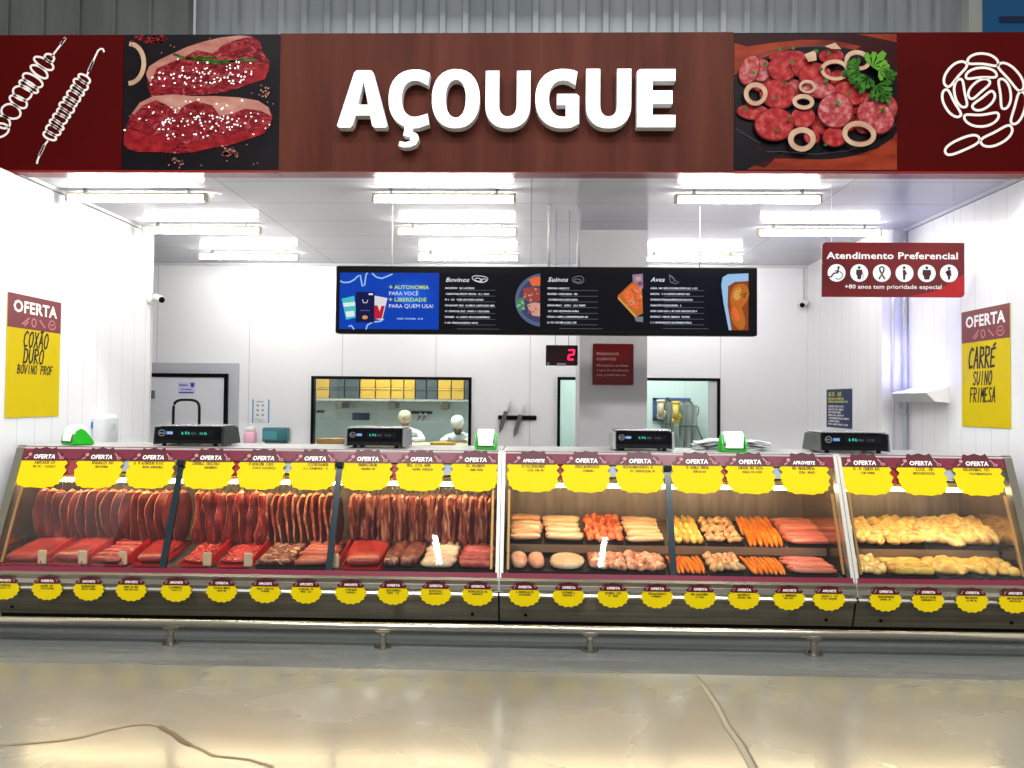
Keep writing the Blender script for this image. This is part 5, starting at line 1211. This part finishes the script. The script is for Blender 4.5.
def wing(L, r_, m_):
    b = MB(); b.tube([(-L*.3, -L*.4, r_), (-L*.05, 0, r_*1.2), (L*.12, L*.3, r_)], [r_*.8, r_*1.1, r_*.6], m_, 10); b.tube([(-L*.3, -L*.4, r_), (L*.05, -L*.35, r_), (L*.3, -L*.1, r_*.8)], [r_*.8, r_*.8, r_*.4], m_, 10)
    b.ball((-L*.3, -L*.4, r_), r_*.85, m_); return b
def trayplane(level, t):    # t 0 front .. 1 back
    P0, P1 = (DECK0, DECK1) if level in ('deck', 'low') else (SH0, SH1)
    if level == 'low': t = t*.56
    return P0[0]+(P1[0]-P0[0])*t, P0[1]+(P1[1]-P0[1])*t
def frontpx(level): return {'deck': 572, 'low': 572, 'shelf': 541}[level]
where = {}
def tray(level, pl, pr_, kind, lb, nx, ny, mt, nm='meat_piece', trm=None, wall=False, h=None, side=None, thick=1.0):
    fy = frontpx(level)+((pl+pr_)/2-512)*.012
    y0, z0 = trayplane(level, .03); y1, z1 = trayplane(level, .97)
    xa, xb = at(pl-.8, fy, y0).x, at(pr_+.8, fy, y0).x; w = xb-xa; x = (xa+xb)/2; dd = math.hypot(y1-y0, z1-z0); tl = math.atan2(z1-z0, y1-y0)
    plate = 'deck' if level != 'shelf' else 'shelf'
    T = Matrix.Translation((x, (y0+y1)/2, (z0+z1)/2+.001)) @ Matrix.Rotation(tl, 4, 'X')
    r = empty('meat_tray', (x, (y0+y1)/2, (z0+z1)/2), '%s tray holding %s' % ('red' if wall else 'shallow dark', lb), 'tray')
    b = MB(); tm = trm or M_trayb; t_ = .004
    b.box((-w/2, -dd/2, 0), (w/2, dd/2, t_), tm, T); b.build('tray_floor', r)
    b = MB(); hh = .014 if not wall else .03
    b.box((-w/2, -dd/2, t_), (-w/2+t_, dd/2, hh), tm, T); b.box((w/2-t_, -dd/2, t_), (w/2, dd/2, hh), tm, T); b.box((-w/2+t_, -dd/2, t_), (w/2-t_, -dd/2+t_, .012), tm, T); b.box((-w/2+t_, dd/2-t_, t_), (w/2-t_, dd/2, hh), tm, T); b.build('tray_rim', r)
    w -= .016; dd -= .02; base = t_+.001
    R_ = random.Random(int(pl*7+ny))
    pw, pd = w/nx, dd/ny
    protos = []
    for q in range(3):
        if kind == 'slab': b = blob(pw*1.04, pd*(1.28 if ny > 1 else 1), h or .04, q+int(pl), mt, 5, .03, pz=3, n=24)
        elif kind == 'across': b = blob(pw*1.03, pd*2.1, h or .035, q+int(pl), mt, 7, .035, taper=.03, pz=3, n=24)
        elif kind == 'lump': b = blob(pw*1.3, pd*1.45, h or .04, q+int(pl), mt, 2.4, .17)
        elif kind == 'round': b = blob(pw*.98, pd*1.0, h or .04, q+int(pl), mt, 2.1, .03, pz=3)
        elif kind == 'sausage': b = saus(pd*1.3, pw*.56, mt, pw*.25)
        elif kind == 'drum': b = drum(pd*1.4, pw*.58, mt)
        elif kind == 'wing': b = wing(pd*1.2, pw*.34, mt)
        protos.append(b)
    made = []
    for j in reversed(range(ny)):
        for i in range(nx):
            k = len(made); lx = -w/2+pw*(i+.5); ly = -dd/2+pd*(j+.5)
            if k < 3: o = protos[k].build(nm, None, smooth=True)
            else: o = made[k % 3].copy(); COL.objects.link(o)
            lift = R_.uniform(0, .02) if kind in ('lump', 'wing') else 0.
            ang = R_.uniform(-.10, .10)+({'lump': R_.uniform(-.6, .6), 'wing': R_.uniform(-.5, .5)}.get(kind, 0)); tip = 0
            if kind == 'across': tip = .32
            if kind in ('sausage', 'drum') and ny > 1: tip = .12
            if kind == 'slab' and ny > 1: tip = .12
            Mx = T @ Matrix.Translation((lx+R_.uniform(-.04, .04)*pw, ly, base+lift+R_.uniform(0, .004))) @ Matrix.Rotation(ang, 4, 'Z') @ Matrix.Rotation(-tip if kind == 'across' else tip, 4, 'X')
            o.matrix_world = Mx @ Matrix.Diagonal((R_.uniform(.95, 1.05), R_.uniform(.95, 1.04), R_.uniform(.92, 1.1), 1))
            if nx*ny > 1:
                tag(o, lb[0].upper()*0+lb, 'meat', lb)
            else: tag(o, lb, 'meat')
            made.append(o)
    return r
def divider(px, lbl, side=1):
    y0, z0 = trayplane('deck', .06); y1, z1 = trayplane('deck', .95); x = at(px, 570, y0).x
    r = empty('tray_divider', (x, (y0+y1)/2, z0), lbl, 'divider', 'red dividers between the beef trays')
    b = MB(); b.extr([(x, y0+.01, z0+.008), (x, y0+.01, z0+.065), (x, y0+.15, z0+.10), (x, y1, z1+.10), (x, y1, z1+.008)], (.006, 0, 0), M_red); b.build('board', r)
    b = MB(); T = Matrix.Translation((x-.022, y0, z0+.05)); b.rbox((-.032, -.012, -.045), (.030, .006, .052), .01, K_skin, T); b.build('end_cap', r)
def mince(pl, pr_, lb):
    r = tray('deck', pl, pr_, 'slab', lb, 1, 1, K_min, trm=M_red, wall=True, h=.03)
    return r
# first bay
tray('deck', 1, 40, 'slab', 'smooth bright red beef cut at the left end of the first bay', 1, 1, K_red, trm=M_red, wall=True, h=.075)
tray('deck', 49, 81, 'slab', 'smooth orange red beef cut, second tray of the first bay', 1, 1, K_red, trm=M_red, wall=True, h=.075)
tray('deck', 91, 122, 'across', 'ridged pink red beef slices, third tray of the first bay', 1, 6, K_rid, trm=M_red, wall=True, h=.05)
tray('deck', 131, 160, 'slab', 'smooth red beef cut beside the first glass joint', 1, 1, K_red, trm=M_red, wall=True, h=.065)
for px, l in ((45.5, 'first'), (86, 'second'), (126, 'third')): divider(px, 'red tray divider with cream end in the first bay, %s from the left' % l)
# second bay: shredded / minced beef is stuff
def heap(pl, pr_, lb, seed):
    y0, z0 = trayplane('deck', .05); y1, z1 = trayplane('deck', .95); xa, xb = at(pl, 570, y0).x+.006, at(pr_, 570, y0).x-.006
    tl = math.atan2(z1-z0, y1-y0); dd = math.hypot(y1-y0, z1-z0); w = xb-xa
    T = Matrix.Translation(((xa+xb)/2, (y0+y1)/2, (z0+z1)/2+.001)) @ Matrix.Rotation(tl, 4, 'X')
    r = empty('meat_tray', ((xa+xb)/2, (y0+y1)/2, (z0+z1)/2), 'red tray holding '+lb, 'tray')
    b = MB(); b.box((-w/2, -dd/2, 0), (w/2, dd/2, .004), M_red, T); b.build('tray_floor', r)
    b = MB(); b.box((-w/2, -dd/2, .004), (-w/2+.004, dd/2, .03), M_red, T); b.box((w/2-.004, -dd/2, .004), (w/2, dd/2, .03), M_red, T); b.box((-w/2+.004, dd/2-.004, .004), (w/2-.004, dd/2, .03), M_red, T); b.build('tray_rim', r)
    R_ = random.Random(seed); b = MB(); b.v = []
    bl = blob(w-.014, dd-.02, .05, seed, K_min, 4, .05); b.add(bl.v, bl.f, K_min, T @ Matrix.Translation((0, 0, .0045)))
    for i in range(150):
        x, y = R_.uniform(-.42, .42)*w, R_.uniform(-.42, .42)*dd; a = R_.uniform(0, 6); L = R_.uniform(.012, .028)
        z = .045+.008*R_.random()-.02*abs(y/dd)*1.6
        b.tube([(x-L*math.cos(a), y-L*math.sin(a), z), (x, y, z+.006), (x+L*math.cos(a+.5), y+L*math.sin(a+.5), z-.002)], [.004, .0065, .004], K_min, 6, T)
    o = b.build('minced_beef', smooth=True); tag(o, lb, 'meat', kind='stuff')
heap(179, 206, 'shredded red beef heap, first tray of the second bay', 3); heap(217, 247, 'shredded bright red beef heap, second tray of the second bay', 4)
divider(210.5, 'red tray divider between the two shredded beef trays'); divider(251.5, 'red tray divider left of the striped ribs')
tray('deck', 256, 290, 'across', 'dark rib slices with pale fat stripes', 2, 9, K_rib, h=.045)
tray('deck', 294, 328, 'across', 'tan sausage-like slabs stacked beside the second glass joint', 1, 6, K_ham, h=.05)
# third bay
divider(338, 'red tray divider with cream end at the left of the third bay')
tray('deck', 343, 380, 'slab', 'large smooth red beef piece in a red tray of the third bay', 1, 1, K_red, trm=M_red, wall=True, h=.085)
tray('deck', 384, 418, 'slab', 'thick dark marbled beef chunks side by side in the third bay', 2, 1, K_mar, h=.075)
tray('deck', 421, 455, 'across', 'pale marbled beef slices in the third bay', 1, 7, K_pale, h=.055)
tray('deck', 458, 494, 'across', 'curled red beef slices at the right end of the third bay', 1, 8, K_rid, h=.055)
# fourth bay
tray('shelf', 509, 541, 'across', 'striped bacon slabs, first upper tray of the pork bay', 1, 5, K_bac, h=.055)
tray('shelf', 545, 582, 'across', 'broad pale pork belly slabs, second upper tray of the pork bay', 1, 4, K_pale, h=.055)
tray('shelf', 587, 623, 'lump', 'small orange red pork cubes, third upper tray of the pork bay', 5, 7, K_oran, h=.05)
tray('shelf', 627, 664, 'across', 'pale orange bacon strips, fourth upper tray of the pork bay', 1, 6, K_bac, h=.045)
tray('low', 509, 546, 'round', 'thick round pink pork loin pieces, lower left of the pork bay', 2, 1, K_loin, h=.062)
tray('low', 549, 589, 'round', 'single large round pale pork ham slice below the pork belly', 1, 1, K_pale, h=.062)
tray('low', 591, 626, 'lump', 'mixed pale pork chunks below the pork cubes', 4, 4, K_mix, h=.055)
tray('low', 629, 666, 'lump', 'pink pork shoulder pieces by the glass joint of the middle counter', 4, 4, K_mix, h=.055)
# fifth bay
tray('shelf', 676, 704, 'drum', 'yellow chicken drumsticks, first upper tray of the fifth bay', 4, 4, K_yel)
tray('shelf', 709, 744, 'wing', 'mixed pale chicken wings, second upper tray of the fifth bay', 4, 5, K_wing)
tray('shelf', 748, 784, 'sausage', 'bright orange sausages in two rows on the upper shelf', 7, 2, K_org)
tray('shelf', 789, 834, 'across', 'long pink fillets stacked on the upper shelf', 1, 8, K_fil, h=.05)
tray('low', 672, 707, 'sausage', 'orange brown sausages at the lower left of the fifth bay', 8, 1, K_org)
tray('low', 711, 744, 'lump', 'mixed chicken giblets on the lower deck of the fifth bay', 5, 4, K_wing, h=.05)
tray('low', 750, 788, 'sausage', 'bright orange sausages on the lower deck of the fifth bay', 8, 1, K_org)
tray('low', 793, 838, 'across', 'long salmon pink fillets on the lower deck of the fifth bay', 1, 5, K_fil, h=.045)
# sixth bay
tray('shelf', 857, 887, 'lump', 'pale chicken thighs, first upper tray of the chicken counter', 3, 4, K_chk, h=.062)
tray('shelf', 890, 925, 'lump', 'yellowish chicken legs, second upper tray of the chicken counter', 3, 4, K_chk, h=.062)
tray('shelf', 928, 966, 'lump', 'large chicken breasts, third upper tray of the chicken counter', 2, 3, K_chk, h=.07)
tray('shelf', 969, 1012, 'lump', 'plump whole chicken pieces at the upper right of the chicken counter', 2, 2, K_chk, h=.10)
tray('low', 857, 889, 'lump', 'small yellow chicken pieces at the lower left of the chicken counter', 4, 4, K_chk, h=.055)
tray('low', 893, 934, 'across', 'flat yellow chicken fillets, second lower tray of the chicken counter', 2, 4, K_yel, h=.055)
tray('low', 938, 985, 'lump', 'broad yellow chicken breast fillets in the middle of the lower deck', 3, 2, K_yel, h=.06)
tray('low', 989, 1022, 'lump', 'yellow chicken drum pieces in the lower right corner', 3, 3, K_yel, h=.055)

# ------------------------------------------------------------------ WORKERS in the prep room
def skin_mesh(nodes, edges, mt, name, parent, sub=2):
    """nodes: [(pos, radius)], one continuous surface"""
    me = bpy.data.meshes.new(name); me.from_pydata([Vector(n[0])-Vector(parent['_o']) for n in nodes], edges, []); o = bpy.data.objects.new(name, me); COL.objects.link(o); o.parent = parent
    mo = o.modifiers.new('s', 'SKIN'); mo.use_smooth_shade = True
    for i, n in enumerate(nodes):
        rr = n[1] if isinstance(n[1], tuple) else (n[1], n[1]); me.skin_vertices[0].data[i].radius = rr
    me.skin_vertices[0].data[0].use_root = True
    sb = o.modifiers.new('d', 'SUBSURF'); sb.levels = sub; sb.render_levels = sub
    dg = bpy.context.evaluated_depsgraph_get(); dg.update(); m2 = bpy.data.meshes.new_from_object(o.evaluated_get(dg)); o.modifiers.clear(); o.data = m2
    m2.materials.clear(); m2.materials.append(mt); m2.polygons.foreach_set('use_smooth', [True]*len(m2.polygons)); m2.polygons.foreach_set('material_index', [0]*len(m2.polygons))
    return o
M_skinp = mat('skin', (150, 104, 78), .5); M_coat = mat('white coat cloth', (232, 234, 236), .7); M_boot = mat('white boots', (225, 225, 225), .5)
def worker(hx, hz, Y, lb, capm, beard=False, look=0.):
    """a butcher bending over the table towards the viewer, hands on the board"""
    r = empty('person', (hx, Y+.35, 0), lb, 'person')
    B = lambda x, y, z: (hx+x, Y+y, z)
    s_ = hz/1.43
    pel = B(0, .42, .93*s_); chest = B(0, .22, 1.14*s_); nk = B(0, .09, 1.27*s_)
    nodes = [(pel, (.13, .10)), (B(0, .33, 1.04*s_), (.13, .10)), (chest, (.15, .11)), (B(0, .13, 1.22*s_), (.10, .08)), (nk, .055), (B(0, .03, 1.34*s_), .06),
             (B(-.17, .16, 1.20*s_), .06), (B(-.24, .08, 1.10*s_), .05), (B(-.20, -.10, 1.04), .040), (B(-.12, -.20, 1.04), .028),
             (B(.17, .16, 1.20*s_), .06), (B(.24, .08, 1.10*s_), .05), (B(.20, -.10, 1.04), .040), (B(.12, -.20, 1.04), .028),
             (B(-.10, .42, .85*s_), .09), (B(-.11, .36, .48), .065), (B(-.11, .42, .10), .045), (B(-.11, .30, .045), .04),
             (B(.10, .42, .85*s_), .09), (B(.11, .36, .48), .065), (B(.11, .42, .10), .045), (B(.11, .30, .045), .04)]
    edges = [(0, 1), (1, 2), (2, 3), (3, 4), (4, 5), (3, 6), (6, 7), (7, 8), (8, 9), (3, 10), (10, 11), (11, 12), (12, 13), (0, 14), (14, 15), (15, 16), (16, 17), (0, 18), (18, 19), (19, 20), (20, 21)]
    body = skin_mesh(nodes, edges, M_coat, 'coat', r, 2)
    # head (tilted down), one skinned volume with face details
    c = Vector(B(look, -.03, hz)); hb = MB()
    T = Matrix.Translation(c) @ Matrix.Rotation(.75, 4, 'X')
    hb.ball((0, 0, 0), (.076, .095, .115), M_skinp, 20, T)
    hb.ball((0, -.02, -.055), (.058, .072, .062), M_skinp, 16, T)
    hb.ball((0, -.098, -.012), (.013, .02, .024), M_skinp, 10, T)
    for s in (-1, 1): hb.ball((s*.076, .01, -.01), (.012, .02, .03), M_skinp, 10, T); hb.ball((s*.03, -.086, .012), (.011, .008, .007), M_black, 8, T)
    hb.ball((0, -.088, -.058), (.024, .01, .006), mat('lips', (120, 60, 56)), 8, T); hb.build('head', r, smooth=True)
    b = MB(); b.lathe([(.084, .018), (.094, .03), (.096, .07), (.08, .11), (.04, .128), (.004, .13)], capm, 20, T); b.build('cap', r, smooth=True)
    b = MB(); b.tube([tuple(T @ Vector((.088*math.cos(t), .10*math.sin(t), .02))) for t in [2*PI*i/20 for i in range(20)]], .007, capm, 6, None, True); b.build('cap_band', r, smooth=True)
    if beard: b = MB(); b.ball((0, -.055, -.075), (.064, .062, .052), mat('dark mask cloth', (78, 72, 76), .7), 16, T); b.build('beard_net', r, smooth=True)
    # hands resting on the board
    for s in (-1, 1):
        h0 = Vector(B(s*.12, -.20, 1.035)); b = MB()
        b.ball(h0+Vector((-s*.015, -.045, .004)), (.036, .046, .015), M_skinp, 12)
        for k in range(4):
            a0 = h0+Vector((-s*.015+(k-1.5)*.018, -.082, .006)); L = [.058, .07, .066, .05][k]
            b.tube([a0, a0+Vector((0, -L*.4, .006)), a0+Vector((0, -L*.75, -.002)), a0+Vector((0, -L, -.010))], [.0085, .008, .0075, .006], M_skinp, 8)
        t0 = h0+Vector((-s*.045, -.03, .004)); b.tube([t0, t0+Vector((-s*.02, -.022, 0)), t0+Vector((-s*.026, -.045, -.006))], [.010, .009, .007], M_skinp, 8)
        b.build('hand', r, smooth=True)
        b = MB(); f0 = Vector(B(s*.11, .36, 0)); b.rbox(f0+Vector((-.05, -.17, .0005)), f0+Vector((.05, .11, .09)), .03, M_boot); b.build('boot', r, smooth='auto')
    return r
q = at(406.5, 417, 10.7); worker(q.x, q.z-.03, 10.62, 'person in a white coat and knitted beige cap bending over the prep room table', mat('beige knit cap', (176, 164, 142), .8), look=.0)
q = at(458.5, 422, 10.7); worker(q.x, q.z-.03, 10.62, 'person in white coat, white cap and dark grey face covering bending over the table', mat('white cap', (214, 216, 216), .6), True)

# ------------------------------------------------------------------ LIGHT
def area(name, loc, sx, sy, power, rot=(0, 0, 0), col=(1, 1, 1)):
    l = bpy.data.lights.new(name, 'AREA'); l.shape = 'RECTANGLE'; l.size = sx; l.size_y = sy; l.energy = power; l.color = col
    o = bpy.data.objects.new(name, l); COL.objects.link(o); o.location = loc; o.rotation_euler = rot; return o
# store lamps: long rows of tubes hung over the shop floor in front of the counter
for x in (-1.8, 1.45): area('store_tube_lamp', (x, -3.45, 5.3), .10, 1.15, 45)
for x in (-3.4, -1.6, .16, 1.75, 3.6): area('store_high_lamp', (x, 2.1, 6.8), .22, .9, 125)
for x in (-3, 3): area('store_high_lamp', (x, -2.5, 7.5), 1.2, 1.2, 560)
area('warehouse_lamp', (0, 10.8, 9.5), 8, .6, 420, (math.radians(-35), 0, 0))
area('prep_lamp', (-2.0, 10.3, ZC-.06), 1.6, .3, 120, (0, 0, 0), (.96, 1, .98)); area('prep_lamp', (1.6, 10.3, ZC-.06), 1.6, .3, 95, (0, 0, 0), (.96, 1, .98))
area('uv_glow', (XR-.10, 6.68, zq+.06), .5, .08, 9, (PI, 0, 0), (.35, .35, 1))
W = bpy.data.worlds.new('world'); SC.world = W; W.use_nodes = True
W.node_tree.nodes['Background'].inputs[0].default_value = (.86, .87, .88, 1); W.node_tree.nodes['Background'].inputs[1].default_value = .42
SC.view_settings.view_transform = 'Standard'; SC.view_settings.look = 'None'; SC.view_settings.exposure = 0.0; SC.view_settings.gamma = 1
SC.view_settings.use_curve_mapping = False
SC.cycles.max_bounces = 8; SC.cycles.transparent_max_bounces = 12; SC.cycles.caustics_reflective = False; SC.cycles.sample_clamp_indirect = 6
for o in bpy.data.objects:
    if '_o' in o: del o['_o']
